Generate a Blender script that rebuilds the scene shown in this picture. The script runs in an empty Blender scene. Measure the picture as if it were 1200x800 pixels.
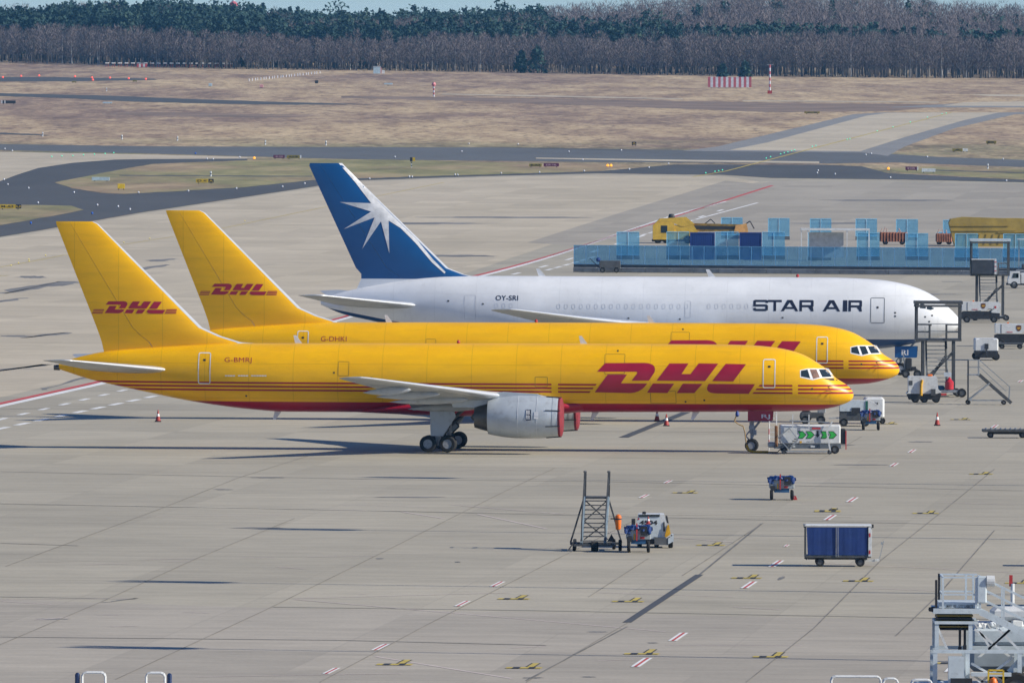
import bpy, bmesh, math, random
import numpy as np
from mathutils import Vector, Matrix
from mathutils.geometry import tessellate_polygon
random.seed(7); rng = np.random.default_rng(11)
C = bpy.context.scene.collection
R = math.radians
# ---------------------------------------------------------------- camera, sky, sun, exposure
F = 13500.0; H = 21.7; HOR = 94.5; ROLL = 0.0035
cam_d = bpy.data.cameras.new('camera'); cam = bpy.data.objects.new('camera', cam_d); C.objects.link(cam)
cam_d.sensor_width = 36; cam_d.lens = F / 1200 * 36; cam_d.clip_start = 1; cam_d.clip_end = 60000
cam.location = (0, 0, H)
pitch = math.atan((400 - HOR) / F)
cam.matrix_world = Matrix.Translation((0, 0, H)) @ Matrix.Rotation(R(90) - pitch, 4, 'X') @ Matrix.Rotation(ROLL, 4, 'Z')
bpy.context.scene.camera = cam
SUN_EL = 29.5; SUN_AZ = 105.0           # azimuth clockwise from +Y: to the right and towards the camera
w = bpy.data.worlds.new('World'); bpy.context.scene.world = w; w.use_nodes = True
nt = w.node_tree; bg = nt.nodes['Background']; sky = nt.nodes.new('ShaderNodeTexSky')
sky.sky_type = 'NISHITA'; sky.sun_disc = False; sky.sun_elevation = R(SUN_EL); sky.sun_rotation = R(SUN_AZ)
sky.air_density = 1.0; sky.dust_density = 0.1; sky.ozone_density = 4.0; sky.altitude = 2000
tint = nt.nodes.new('ShaderNodeMix'); tint.data_type = 'RGBA'; tint.blend_type = 'MULTIPLY'; tint.inputs[0].default_value = 1
tint.inputs[7].default_value = (.72, .885, 1.17, 1); nt.links.new(sky.outputs[0], tint.inputs[6]); nt.links.new(tint.outputs[2], bg.inputs[0]); bg.inputs[1].default_value = 0.074
sd = bpy.data.lights.new('sun', 'SUN'); sd.energy = 4.5; sd.angle = R(0.5); sd.color = (1.0, 0.94, 0.82)
so = bpy.data.objects.new('sun', sd); C.objects.link(so); so.location = (60, -40, 120)
sv = Vector((math.sin(R(SUN_AZ)) * math.cos(R(SUN_EL)), math.cos(R(SUN_AZ)) * math.cos(R(SUN_EL)), math.sin(R(SUN_EL))))
so.rotation_euler = sv.to_track_quat('Z', 'Y').to_euler()
vs = bpy.context.scene.view_settings
vs.view_transform = 'Standard'; vs.look = 'None'; vs.gamma = 1; vs.use_curve_mapping = False; vs.exposure = 0.45
bpy.context.scene.cycles.max_bounces = 6; bpy.context.scene.cycles.transparent_max_bounces = 24
bpy.context.scene.cycles.volume_bounces = 0

# ---------------------------------------------------------------- terrain height and pixel-ray helper
SL = 0.0118
def hgt(x, y):
    if y <= 1190: z = 0.0
    elif y < 1390: z = SL * (y - 1190) ** 2 / 400
    elif y < 4200: z = SL * (y - 1290)
    else: z = SL * 2910
    if y > 3350:                                  # wooded rise, higher to the right
        e = min(1.0, (y - 3350) / 600); e = e * e * (3 - 2 * e)
        xr = max(0.0, min(1.0, (x + 20) / 130)); xr = xr * xr * (3 - 2 * xr)
        z += e * (1.5 + 7.5 * xr * math.exp(-((x - 88) / 58) ** 2) + 1.0 * math.sin(x / 31.0))
    return z
def ray(px, py):
    dx, dy = px - 600, py - 400
    ux = dx + ROLL * dy; uy = dy - ROLL * dx
    return ux, uy + 400 - HOR
def at(px, py):
    """ground point seen at a photo pixel"""
    ux, v = ray(px, py)
    if v > 0 and F * H / v <= 1190:
        Y = F * H / v; return Vector((ux * Y / F, Y, 0))
    lo, hi = 1100.0, 4150.0
    f = lambda Y: (H - hgt(0, Y) if Y < 3350 else H - SL * (Y - 1290)) * F / Y - v
    if f(hi) > 0: Y = hi
    else:
        for _ in range(50):
            m = (lo + hi) / 2
            if f(m) > 0: lo = m
            else: hi = m
        Y = lo
    X = ux * Y / F
    return Vector((X, Y, hgt(X, Y)))

# ---------------------------------------------------------------- materials
class N:
    def __init__(s, m, v): s.m = m; s.v = v
    def _op(s, op, o=None, o2=None, clamp=False):
        n = s.m.new('ShaderNodeMath'); n.operation = op; n.use_clamp = clamp
        for i, a in enumerate((s, o, o2)):
            if a is None: continue
            if isinstance(a, N): s.ml.new(a.v, n.inputs[i])
            else: n.inputs[i].default_value = a
        return N2(s.m, n.outputs[0], s.ml)
class N2(N):
    def __init__(s, m, v, ml): s.m = m; s.v = v; s.ml = ml
    def __add__(s, o): return s._op('ADD', o)
    def __sub__(s, o): return s._op('SUBTRACT', o)
    def __mul__(s, o): return s._op('MULTIPLY', o)
    def gt(s, o): return s._op('GREATER_THAN', o)
    def lt(s, o): return s._op('LESS_THAN', o)
    def mx(s, o): return s._op('MAXIMUM', o)
    def mod(s, o): return s._op('FLOORED_MODULO', o)
    def ab(s): return s._op('ABSOLUTE')
MATS = {}
def base(name, rough=.5, metal=0.0, coat=0.0):
    m = bpy.data.materials.new(name); m.use_nodes = True
    b = m.node_tree.nodes['Principled BSDF']
    b.inputs['Roughness'].default_value = rough; b.inputs['Metallic'].default_value = metal
    b.inputs['Coat Weight'].default_value = coat
    return m, m.node_tree, b
def mixc(t, fac, a, b_, mode='MIX'):
    n = t.nodes.new('ShaderNodeMix'); n.data_type = 'RGBA'; n.blend_type = mode
    for idx, v in ((0, fac), (6, a), (7, b_)):
        if hasattr(v, 'is_linked') or hasattr(v, 'links'): t.links.new(v, n.inputs[idx])
        elif isinstance(v, N): t.links.new(v.v, n.inputs[idx])
        else: n.inputs[idx].default_value = v if idx == 0 else (*v, 1)
    return n.outputs[2]
def noise(t, vec, scale, detail=3, rough=.55, sc3=None):
    if sc3:
        mp = t.nodes.new('ShaderNodeMapping'); mp.inputs['Scale'].default_value = sc3
        t.links.new(vec, mp.inputs[0]); vec = mp.outputs[0]
    n = t.nodes.new('ShaderNodeTexNoise'); n.inputs['Scale'].default_value = scale
    n.inputs['Detail'].default_value = detail; n.inputs['Roughness'].default_value = rough
    t.links.new(vec, n.inputs['Vector']); return n.outputs[0]
def ramp(t, fac, stops):
    r = t.nodes.new('ShaderNodeValToRGB'); t.links.new(fac, r.inputs[0])
    while len(r.color_ramp.elements) < len(stops): r.color_ramp.elements.new(.5)
    for e, (p, c) in zip(r.color_ramp.elements, stops):
        e.position = p; e.color = (*c, 1) if len(c) == 3 else c
    return r.outputs[0]
def coords(t):
    tc = t.nodes.new('ShaderNodeTexCoord'); return tc.outputs['Object']
def mat(name, rgb, rough=.5, metal=0.0, var=.18, scale=2.5, coat=0.0, dirt=None, emit=0):
    if name in MATS: return MATS[name]
    m, t, b = base(name, rough, metal, coat)
    n = noise(t, coords(t), scale, 5)
    lo = tuple(c * (1 - var) for c in rgb); hi = tuple(min(1, c * (1 + var)) for c in rgb)
    c = ramp(t, n, [(.3, lo), (.7, hi)])
    if dirt is not None:
        n2 = noise(t, coords(t), scale * 2.7, 6, .7)
        c = mixc(t, ramp(t, n2, [(.52, (0, 0, 0)), (.72, (.7, .7, .7))]), c, dirt)
    t.links.new(c, b.inputs['Base Color'])
    if emit: b.inputs['Emission Color'].default_value = (*rgb, 1); b.inputs['Emission Strength'].default_value = emit
    MATS[name] = m; return m
def glass_mat(name, rgb=(.02, .03, .035)):
    if name in MATS: return MATS[name]
    m = mat(name, rgb, .12, 0, .2, 4); m.node_tree.nodes['Principled BSDF'].inputs['Specular IOR Level'].default_value = .7
    return m
YEL = (.83, .43, .002); RED = (.36, .006, .03); DB = (.006, .045, .16)
def yellow_paint(name, stripes):
    m, t, b = base(name, .36, 0, .0); b.inputs['Specular IOR Level'].default_value = .38
    b.inputs['Coat Roughness'].default_value = .2
    oc = coords(t); sx = t.nodes.new('ShaderNodeSeparateXYZ'); t.links.new(oc, sx.inputs[0])
    X = N2(t.nodes, sx.outputs[0], t.links); Z = N2(t.nodes, sx.outputs[2], t.links)
    y = ramp(t, noise(t, oc, .35, 6, .6, (1, 1, 2.2)), [(.32, (.86, .438, .0)), (.68, (.93, .498, .0))])
    # skin joints: faint lap lines every 2.6 m and two long seams
    ln = ((X.mod(2.62) - 1.3).ab()).lt(.022)
    ln2 = ((Z - 5.05).ab()).lt(.016).mx(((Z - 3.02).ab()).lt(.014))
    y = mixc(t, (ln.mx(ln2)) * .26, y, (.26, .12, .003))
    grime = ramp(t, noise(t, oc, 1.1, 7, .7, (.35, 1, 2.5)), [(.55, (0, 0, 0)), (.8, (.35, .35, .35))])
    y = mixc(t, grime, y, (.46, .25, .01))
    sk = ramp(t, noise(t, oc, .9, 4, .6, (.4, 1, 3.0)), [(.35, (.91, .91, .90)), (.65, (1, 1, 1))]); y = mixc(t, .8, y, sk, 'MULTIPLY')
    if stripes:
        S = X * -1.0
        band = ((Z - 3.93).ab()).lt(.052).mx(((Z - 3.715).ab()).lt(.052)).mx(((Z - 3.50).ab()).lt(.052))
        k = (Z * -.84) + 3.30
        seg = S.gt(17.58).mx((S.lt(17.2)) * ((S - k).gt(14.96))).mx(((S - k).lt(5.43)) * (S.gt(3.49))).mx(S.lt(3.17))
        red = (band * seg).mx(Z.lt(2.82))
        rr = ramp(t, noise(t, oc, .8, 5), [(.3, (.30, .005, .024)), (.7, (.40, .008, .034))])
        y = mixc(t, red, y, rr)
    bp = t.nodes.new('ShaderNodeBump'); bp.inputs['Strength'].default_value = .10; bp.inputs['Distance'].default_value = .05
    t.links.new(noise(t, oc, 1.4, 3, .5, (1, 1, 1.6)), bp.inputs['Height']); t.links.new(bp.outputs[0], b.inputs['Normal'])
    t.links.new(y, b.inputs['Base Color']); MATS[name] = m; return m
def white_paint():
    m, t, b = base('white aircraft paint', .38, 0, .1)
    oc = coords(t); sx = t.nodes.new('ShaderNodeSeparateXYZ'); t.links.new(oc, sx.inputs[0])
    X = N2(t.nodes, sx.outputs[0], t.links); Z = N2(t.nodes, sx.outputs[2], t.links); S = X * -1.0
    c = ramp(t, noise(t, oc, .4, 6, .6, (1, 1, 2)), [(.3, (.69, .70, .71)), (.7, (.80, .81, .82))])
    ln = ((X.mod(3.1) - 1.5).ab()).lt(.022).mx(((Z - 5.9).ab()).lt(.016))
    c = mixc(t, ln * .15, c, (.3, .3, .3))
    grime = ramp(t, noise(t, oc, 1.3, 7, .7, (2.2, 1, .5)), [(.55, (0, 0, 0)), (.8, (.3, .3, .3))])
    c = mixc(t, grime, c, (.42, .42, .41))
    line = ((S - 34) * .145 + 2.68).mx((S - 41.8) * .19 + 3.8).mx(2.68)
    c = mixc(t, (line - Z).gt(0), c, (.006, .05, .17))
    t.links.new(c, b.inputs['Base Color']); MATS['white_air'] = m; return m
M_YEL = yellow_paint('yellow fuselage paint', True); M_YPL = yellow_paint('plain yellow paint', False); M_WHT = white_paint()
M_RED = mat('crimson livery paint', RED, .4, 0, .12, 1.2, .1)
M_BLU = mat('deep blue fin paint', (.004, .082, .25), .38, 0, .1, .5, .1)
M_WING = mat('grey wing paint', (.42, .44, .45), .42, .1, .12, .8, dirt=(.25, .25, .24))
M_SLAT = mat('bare polished leading edge', (.66, .68, .70), .33, .35, .08, 1)
M_NAC = mat('grey nacelle paint', (.47, .51, .54), .36, .12, .10, .9, dirt=(.33, .34, .35))
M_METD = mat('dark exhaust metal', (.10, .098, .095), .42, .6, .3, 1.5)
M_GEARM = mat('gear grey', (.36, .38, .39), .45, .1, .2, 4, dirt=(.12, .11, .10))
M_TYRE = mat('rubber tyre', (.011, .011, .012), .85, 0, .25, 6)
M_HUB = mat('wheel hub', (.34, .35, .36), .45, .2, .25, 9)
M_HUBD = mat('dusty dark hub', (.085, .088, .09), .6, 0, .3, 9)
M_COVER = mat('red canvas cover', (.20, .014, .022), .8, 0, .25, 4)
M_BLACK = mat('black', (.015, .015, .018), .6, 0, .3, 5)
M_GLASS = glass_mat('cockpit glass')
M_FRAME = mat('window frame white', (.70, .70, .70), .45)
M_NAVY = mat('navy lettering', (.01, .015, .04), .5)
M_LINE = mat('panel line', (.30, .16, .01), .6); M_LINEG = mat('panel line grey', (.60, .61, .63), .6)
M_STEEL = mat('galvanised steel', (.33, .35, .36), .45, .35, .2, 3, dirt=(.16, .15, .14))
M_DSTEEL = mat('dark weathered steel', (.075, .078, .08), .55, .2, .25, 3)
M_WPNT = mat('white equipment paint', (.62, .63, .62), .45, 0, .10, 2, dirt=(.38, .36, .33))
M_GPNT = mat('pale blue grey paint', (.52, .58, .61), .45, 0, .10, 2, dirt=(.34, .37, .38))
M_DARK = mat('dark chassis', (.018, .019, .022), .6, 0, .3, 4)
M_HOSEY = mat('yellow hose', (.62, .33, .01), .6, 0, .2, 5)
M_BCLOTH = mat('blue tarpaulin', (.005, .035, .16), .5, 0, .45, 7)
M_CONE = mat('orange red cone', (.33, .025, .015), .6, 0, .15, 5)
M_ORANGE = mat('orange tank', (.75, .16, .01), .45, 0, .15, 5)
M_DBLUE = mat('navy blue curtain', (.006, .03, .15), .55, 0, .16, 1.5, dirt=(.02, .05, .17))
M_CBLUE = mat('container blue', (.008, .04, .20), .5, 0, .15, 1)
M_RSIGN = mat('red marking', (.45, .03, .03), .6)

# ---------------------------------------------------------------- mesh helpers
class MB:
    def __init__(s): s.v = []; s.f = []
    def add(s, vs, fs):
        o = len(s.v); s.v += [tuple(p) for p in vs]; s.f += [tuple(i + o for i in f) for f in fs]; return s
    def box(s, c, d, rz=0, taper=1.0, bev=0.0):
        x, y, z = d[0] / 2, d[1] / 2, d[2] / 2; cr, sr = math.cos(rz), math.sin(rz)
        ps = []
        if bev <= 0:
            for k, t in ((-1, 1.0), (1, taper)):
                for a, b in ((-1, -1), (1, -1), (1, 1), (-1, 1)):
                    px, py = a * x * t, b * y * t
                    ps.append((c[0] + px * cr - py * sr, c[1] + px * sr + py * cr, c[2] + k * z))
            return s.add(ps, [(0, 3, 2, 1), (4, 5, 6, 7), (0, 1, 5, 4), (1, 2, 6, 5), (2, 3, 7, 6), (3, 0, 4, 7)])
        b = min(bev, x * .9, y * .9, z * .9); rings = []
        for zz, ins in ((-z, b), (-z + b, 0), (z - b, 0), (z, b)):
            xx, yy = x - ins, y - ins; q = b
            for px, py in ((-xx + q, -yy), (xx - q, -yy), (xx, -yy + q), (xx, yy - q), (xx - q, yy), (-xx + q, yy), (-xx, yy - q), (-xx, -yy + q)):
                ps.append((c[0] + px * cr - py * sr, c[1] + px * sr + py * cr, c[2] + zz))
        fs = [tuple(range(7, -1, -1)), tuple(range(24, 32))]
        for k in range(3):
            for i in range(8):
                j = (i + 1) % 8; fs.append((k * 8 + i, k * 8 + j, k * 8 + 8 + j, k * 8 + 8 + i))
        return s.add(ps, fs)
    def tube(s, p0, p1, r, n=8, r1=None, cap=True):
        p0, p1 = Vector(p0), Vector(p1); d = (p1 - p0)
        if d.length < 1e-6: return s
        d.normalize(); a = d.orthogonal().normalized(); b = d.cross(a); r1 = r if r1 is None else r1
        ps = []
        for p, rr in ((p0, r), (p1, r1)):
            for i in range(n):
                t = 2 * math.pi * i / n; ps.append(p + a * math.cos(t) * rr + b * math.sin(t) * rr)
        fs = [(i, (i + 1) % n, n + (i + 1) % n, n + i) for i in range(n)]
        if cap: fs += [tuple(range(n - 1, -1, -1)), tuple(range(n, 2 * n))]
        return s.add(ps, fs)
    def path(s, pts, r, n=8):
        for a, b in zip(pts[:-1], pts[1:]): s.tube(a, b, r, n)
        return s
    def bar(s, p0, p1, w_, h_=None):
        """rectangular beam"""
        h_ = h_ or w_; p0, p1 = Vector(p0), Vector(p1); d = (p1 - p0).normalized()
        up = Vector((0, 0, 1)) if abs(d.z) < .95 else Vector((0, 1, 0))
        a = d.cross(up).normalized(); b = a.cross(d); ps = []
        for p in (p0, p1):
            for i, j in ((-1, -1), (1, -1), (1, 1), (-1, 1)): ps.append(p + a * i * w_ / 2 + b * j * h_ / 2)
        return s.add(ps, [(0, 3, 2, 1), (4, 5, 6, 7), (0, 1, 5, 4), (1, 2, 6, 5), (2, 3, 7, 6), (3, 0, 4, 7)])
    def lathe(s, prof, c, axis='x', n=32, sq=(1, 1), nocap=False):
        """prof: list of (distance along axis, radius)"""
        ps = []
        for t, r in prof:
            for i in range(n):
                a = 2 * math.pi * i / n; u, v = math.cos(a) * r * sq[0], math.sin(a) * r * sq[1]
                if axis == 'x': ps.append((c[0] + t, c[1] + u, c[2] + v))
                elif axis == 'y': ps.append((c[0] + u, c[1] + t, c[2] + v))
                else: ps.append((c[0] + u, c[1] + v, c[2] + t))
        m = len(prof); fs = []
        for k in range(m - 1):
            for i in range(n):
                j = (i + 1) % n; fs.append((k * n + i, k * n + j, (k + 1) * n + j, (k + 1) * n + i))
        closed = prof[0] == prof[-1] or nocap
        if prof[0][1] > 1e-4 and not closed: fs.append(tuple(range(n - 1, -1, -1)))
        if prof[-1][1] > 1e-4 and not closed: fs.append(tuple((m - 1) * n + i for i in range(n)))
        return s.add(ps, fs)
    def prism(s, poly, y0, y1, axis='y'):
        """poly in (x,z), extruded along y"""
        n = len(poly)
        ps = [(x, y0, z) for x, z in poly] + [(x, y1, z) for x, z in poly]
        if axis == 'x': ps = [(y0, x, z) for x, z in poly] + [(y1, x, z) for x, z in poly]
        return s.add(ps, [tuple(range(n)), tuple(range(2 * n - 1, n - 1, -1))] + [(i, i + n, (i + 1) % n + n, (i + 1) % n) for i in range(n)])
    def build(s, name, m, parent=None, smooth=False, angle=35):
        me = bpy.data.meshes.new(name); me.from_pydata(s.v, [], s.f)
        bm = bmesh.new(); bm.from_mesh(me); bmesh.ops.recalc_face_normals(bm, faces=bm.faces)
        if smooth:
            for e in bm.edges:
                e.smooth = len(e.link_faces) == 2 and e.calc_face_angle(0) < R(angle)
            for f in bm.faces: f.smooth = True
        bm.to_mesh(me); bm.free()
        me.materials.append(m)
        o = bpy.data.objects.new(name, me); C.objects.link(o)
        if parent is not None: o.parent = parent
        return o
def tag(o, label=None, cat=None, group=None, kind=None):
    if label: o['label'] = label
    if cat: o['category'] = cat
    if group: o['group'] = group
    if kind: o['kind'] = kind
    return o
def thing(name, label, cat, loc=(0, 0, 0), rz=0, group=None):
    o = bpy.data.objects.new(name, None); C.objects.link(o); o.location = loc; o.rotation_euler = (0, 0, rz)
    o.empty_display_size = .3
    return tag(o, label, cat, group)
def copy_tree(o, parent=None):
    c = o.copy(); C.objects.link(c)
    if parent is not None: c.parent = parent
    for ch in list(o.children): copy_tree(ch, c)
    return c
def wheel(par, c, r, wd, axis='y', n=24, hub=None):
    """wheel (tyre) with rim as its sub-part"""
    h = wd / 2; b = r * .12
    t = MB().lathe([(-h, r * .55), (-h, r * .88), (-h + b, r), (h - b, r), (h, r * .88), (h, r * .55), (-h, r * .55)], c, axis, n).build('wheel', M_TYRE, par, True)
    MB().lathe([(-h * .8, .001), (-h * .8, r * .56), (-h * .55, r * .3), (h * .55, r * .3), (h * .8, r * .56), (h * .8, .001)], c, axis, 16).build('rim', hub or M_HUBD, t, True)
    return t
# ---------------------------------------------------------------- ground
def grid_rows():
    ys = [-300, 0, 200, 400, 600, 800, 1000, 1100, 1190]
    ys += list(range(1200, 1391, 10)); ys += list(range(1500, 3351, 100)); ys += list(range(3370, 4220, 25)); ys += [4300, 5000, 7000, 12000, 25000]
    return ys
xs = [-12000, -4000, -1500, -700, -400] + list(range(-300, 301, 20)) + [400, 700, 1500, 4000, 12000]
ys = grid_rows(); V = []; Fc = []
for y in ys:
    for x in xs: V.append((x, y, hgt(x, y) if y < 4300 else hgt(x, 4300)))
nx = len(xs)
for j in range(len(ys) - 1):
    for i in range(nx - 1): a = j * nx + i; Fc.append((a, a + 1, a + nx + 1, a + nx))
def heath_mat():
    m, t, b = base('dry winter heath', .95)
    oc = coords(t)
    big = noise(t, oc, .012, 6, .62, (1, .32, 1)); fine = noise(t, oc, .10, 8, .75, (1, .14, 1)); f3 = noise(t, oc, .55, 4, .7, (1, .2, 1))
    c = ramp(t, fine, [(.32, (.17, .105, .066)), (.43, (.36, .25, .145)), (.55, (.50, .37, .21)), (.70, (.62, .48, .29))])
    c2 = ramp(t, fine, [(.32, (.10, .060, .046)), (.50, (.24, .155, .105)), (.70, (.48, .35, .21))])
    c = mixc(t, ramp(t, big, [(.46, (0, 0, 0)), (.60, (1, 1, 1))]), c, c2)
    sx = t.nodes.new('ShaderNodeSeparateXYZ'); t.links.new(oc, sx.inputs[0]); Y = N2(t.nodes, sx.outputs[1], t.links)
    near = ramp(t, noise(t, oc, .03, 5, .6, (1, .5, 1)), [(.40, (0, 0, 0)), (.62, (.9, .9, .9))])
    greenf = (((Y - 2230) * -.006)._op('MINIMUM', 1.0)).mx(0.0)
    nr = t.nodes.new('ShaderNodeSeparateColor'); t.links.new(near, nr.inputs[0])
    gf = greenf * N2(t.nodes, nr.outputs[0], t.links)
    c = mixc(t, gf, c, ramp(t, fine, [(.35, (.085, .095, .035)), (.65, (.20, .20, .085))]))
    c = mixc(t, ramp(t, f3, [(.35, (.8, .8, .8)), (.50, (0, 0, 0))]), c, (.11, .066, .045))
    c = mixc(t, ramp(t, noise(t, oc, .33, 5, .75, (1, .16, 1)), [(.52, (0, 0, 0)), (.68, (.55, .55, .55))]), c, (.56, .43, .26))
    t.links.new(c, b.inputs['Base Color']); return m
def grass_mat():
    m, t, b = base('short airfield grass', .95)
    oc = coords(t); fine = noise(t, oc, .12, 7, .7, (1, .25, 1)); big = noise(t, oc, .03, 4, .6, (1, .3, 1))
    g = ramp(t, fine, [(.3, (.12, .115, .04)), (.55, (.25, .225, .09)), (.75, (.38, .31, .15))])
    br = ramp(t, fine, [(.3, (.18, .12, .07)), (.7, (.42, .31, .17))])
    t.links.new(mixc(t, ramp(t, big, [(.42, (0, 0, 0)), (.58, (1, 1, 1))]), g, br), b.inputs['Base Color']); return m
def concrete(name, a, b_, warm=0, crack=True):
    m, t, b = base(name, .82)
    oc = coords(t)
    rot = t.nodes.new('ShaderNodeMapping'); rot.inputs['Rotation'].default_value = (0, 0, R(5)); t.links.new(oc, rot.inputs[0]); rv = rot.outputs[0]
    n1 = noise(t, rv, .035, 6, .62, (1, .22, 1)); n2 = noise(t, rv, .6, 7, .72, (.35, 1, 1)); n3 = noise(t, rv, 6.0, 4, .7)
    c = ramp(t, n1, [(.28, a), (.72, b_)])
    c = mixc(t, .55, c, ramp(t, n2, [(.30, (.36, .36, .36)), (.72, (.64, .64, .64))]), 'OVERLAY')
    c = mixc(t, .35, c, ramp(t, n3, [(.25, (.3, .3, .3)), (.75, (.7, .7, .7))]), 'OVERLAY')
    # concrete slabs cast in bays, each a slightly different grey
    br = t.nodes.new('ShaderNodeTexBrick'); br.offset = 0; br.squash = 1
    t.links.new(rv, br.inputs['Vector'])
    br.inputs['Scale'].default_value = 1; br.inputs['Brick Width'].default_value = 7.5; br.inputs['Row Height'].default_value = 15.0
    br.inputs['Mortar Size'].default_value = .035; br.inputs['Mortar Smooth'].default_value = .1; br.inputs['Bias'].default_value = 0
    br.inputs['Color1'].default_value = (.455, .455, .455, 1); br.inputs['Color2'].default_value = (.54, .54, .54, 1); br.inputs['Mortar'].default_value = (.45, .45, .45, 1)
    c = mixc(t, 1.0, c, br.outputs[0], 'OVERLAY')
    st = noise(t, rv, .11, 6, .68, (.35, 1.0, 1))
    c = mixc(t, ramp(t, st, [(.55, (0, 0, 0)), (.76, (.55, .55, .55))]), c, tuple(v * .6 for v in a))
    rub = noise(t, rv, .45, 4, .6, (.06, 1.6, 1))
    c = mixc(t, ramp(t, rub, [(.60, (0, 0, 0)), (.72, (.30, .30, .30))]), c, tuple(v * .5 for v in a))
    lt_ = noise(t, rv, .3, 5, .65, (.10, 1.2, 1)); c = mixc(t, ramp(t, lt_, [(.60, (0, 0, 0)), (.75, (.22, .22, .22))]), c, (.55, .50, .43))
    t.links.new(c, b.inputs['Base Color'])
    bp = t.nodes.new('ShaderNodeBump'); bp.inputs['Strength'].default_value = .15; bp.inputs['Distance'].default_value = .02
    t.links.new(n3, bp.inputs['Height']); t.links.new(bp.outputs[0], b.inputs['Normal'])
    return m
def asphalt(name, a, b_):
    m, t, b = base(name, .85)
    oc = coords(t); n1 = noise(t, oc, .05, 6, .65, (1, .3, 1)); n2 = noise(t, oc, 1.2, 4, .6)
    c = ramp(t, n1, [(.3, a), (.7, b_)]); c = mixc(t, .4, c, ramp(t, n2, [(.3, (.38, .38, .38)), (.7, (.62, .62, .62))]), 'OVERLAY')
    t.links.new(c, b.inputs['Base Color']); return m
me = bpy.data.meshes.new('ground'); me.from_pydata(V, [], Fc); me.materials.append(heath_mat())
g = bpy.data.objects.new('ground', me); C.objects.link(g); tag(g, kind='structure')
M_CONC = concrete('apron concrete', (.336, .302, .228), (.412, .371, .288))
M_CONCW = concrete('pale warm concrete', (.440, .378, .272), (.518, .448, .334))
M_CONCG = concrete('grey apron concrete', (.315, .280, .222), (.380, .341, .274))
M_ASPH = asphalt('dark asphalt', (.052, .053, .052), (.078, .078, .076))
M_ASPL = asphalt('worn grey asphalt', (.20, .195, .185), (.25, .245, .235))
M_TAR = asphalt('fresh tar strip', (.045, .048, .055), (.07, .073, .08))
M_TARL = mat('joint sealant', (.15, .142, .125), .8, 0, .3, .3)
M_MW = mat('worn white marking', (.72, .72, .70), .7, 0, .12, .5); M_MR = mat('worn red marking', (.50, .07, .06), .7, 0, .2, .5)
M_MY = mat('worn yellow marking', (.48, .37, .07), .7, 0, .2, .5); M_MP = mat('faded pinkish line', (.60, .51, .46), .7, 0, .1, .4)
M_MB = mat('black marking', (.03, .03, .03), .7)
M_STAIN = mat('old spill stain', (.19, .178, .16), .7, 0, .3, .15)
M_GRASS = grass_mat()
YCUT = [1190] + list(range(1200, 1391, 10)) + list(range(1500, 3351, 100))
def ragged(poly, amp, seed=3):
    r = random.Random(seed); out = []
    for a, b in zip(poly, poly[1:] + poly[:1]):
        n = max(1, int(math.hypot(b[0] - a[0], (b[1] - a[1]) * 4) / 9)); out.append(a)
        for i in range(1, n): out.append((a[0] + (b[0] - a[0]) * i / n, a[1] + (b[1] - a[1]) * i / n + r.uniform(-amp, amp)))
    return out
def sheet(name, polys, m, lift, world=False, kind='structure'):
    if name in ('grass_island', 'heath_patch'): polys = [ragged(p, .35) for p in polys]
    if name in ('taxiway_shoulder', 'far_runway'): polys = [ragged(p, .18) for p in polys]
    """one flush sheet following the terrain, from polygons of ground points"""
    bm = bmesh.new()
    for poly in polys:
        pts = [Vector((p[0], p[1], 0)) if world else at(*p) for p in poly]
        vs_ = [bm.verts.new((p.x, p.y, 0)) for p in pts]
        f = bm.faces.new(vs_)
    bmesh.ops.triangulate(bm, faces=bm.faces[:])
    lo = min(v.co.y for v in bm.verts); hi = max(v.co.y for v in bm.verts)
    for yc in YCUT:
        if lo < yc < hi: bmesh.ops.bisect_plane(bm, geom=bm.verts[:] + bm.edges[:] + bm.faces[:], plane_co=(0, yc, 0), plane_no=(0, 1, 0))
    for v in bm.verts: v.co.z = hgt(v.co.x, v.co.y) + lift
    for f in bm.faces:
        f.normal_update()
        if f.normal.z < 0: f.normal_flip()
    me = bpy.data.meshes.new(name); bm.to_mesh(me); bm.free(); me.materials.append(m)
    o = bpy.data.objects.new(name, me); C.objects.link(o); return tag(o, kind=kind)
def W(px, py): p = at(px, py); return (p.x, p.y)
L0 = .02
top = [(-260, 318), (0, 278), (50, 270), (162, 250), (256, 236), (368, 219), (400, 212.5), (560, 207), (700, 203.5), (850, 205.5), (905, 209), (1060, 211), (1200, 214), (1500, 217)]
sheet('apron', [[W(*p) for p in top] + [(400, 900), (400, -200), (-400, -200), (-400, 900)]], M_CONC, L0, True)
# warm pale part of the apron on the left and far side
sheet('apron_light_section', [[(-200, 490), (-200, 309), (0, 279.5), (50, 271.5), (162, 251.5), (256, 237.5), (368, 220.5), (400, 214), (560, 208.5), (700, 205), (850, 207), (890, 213),
       (800, 240), (690, 272), (600, 302), (540, 322), (400, 368), (250, 407), (150, 433), (60, 452), (0, 466)]], M_CONCW, L0 + .005)
sheet('apron_grey_section', [[(905, 212), (1200, 216), (1460, 219), (1460, 300), (1200, 300), (800, 300), (690, 276), (800, 243)]], M_CONCG, L0 + .005)
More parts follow.
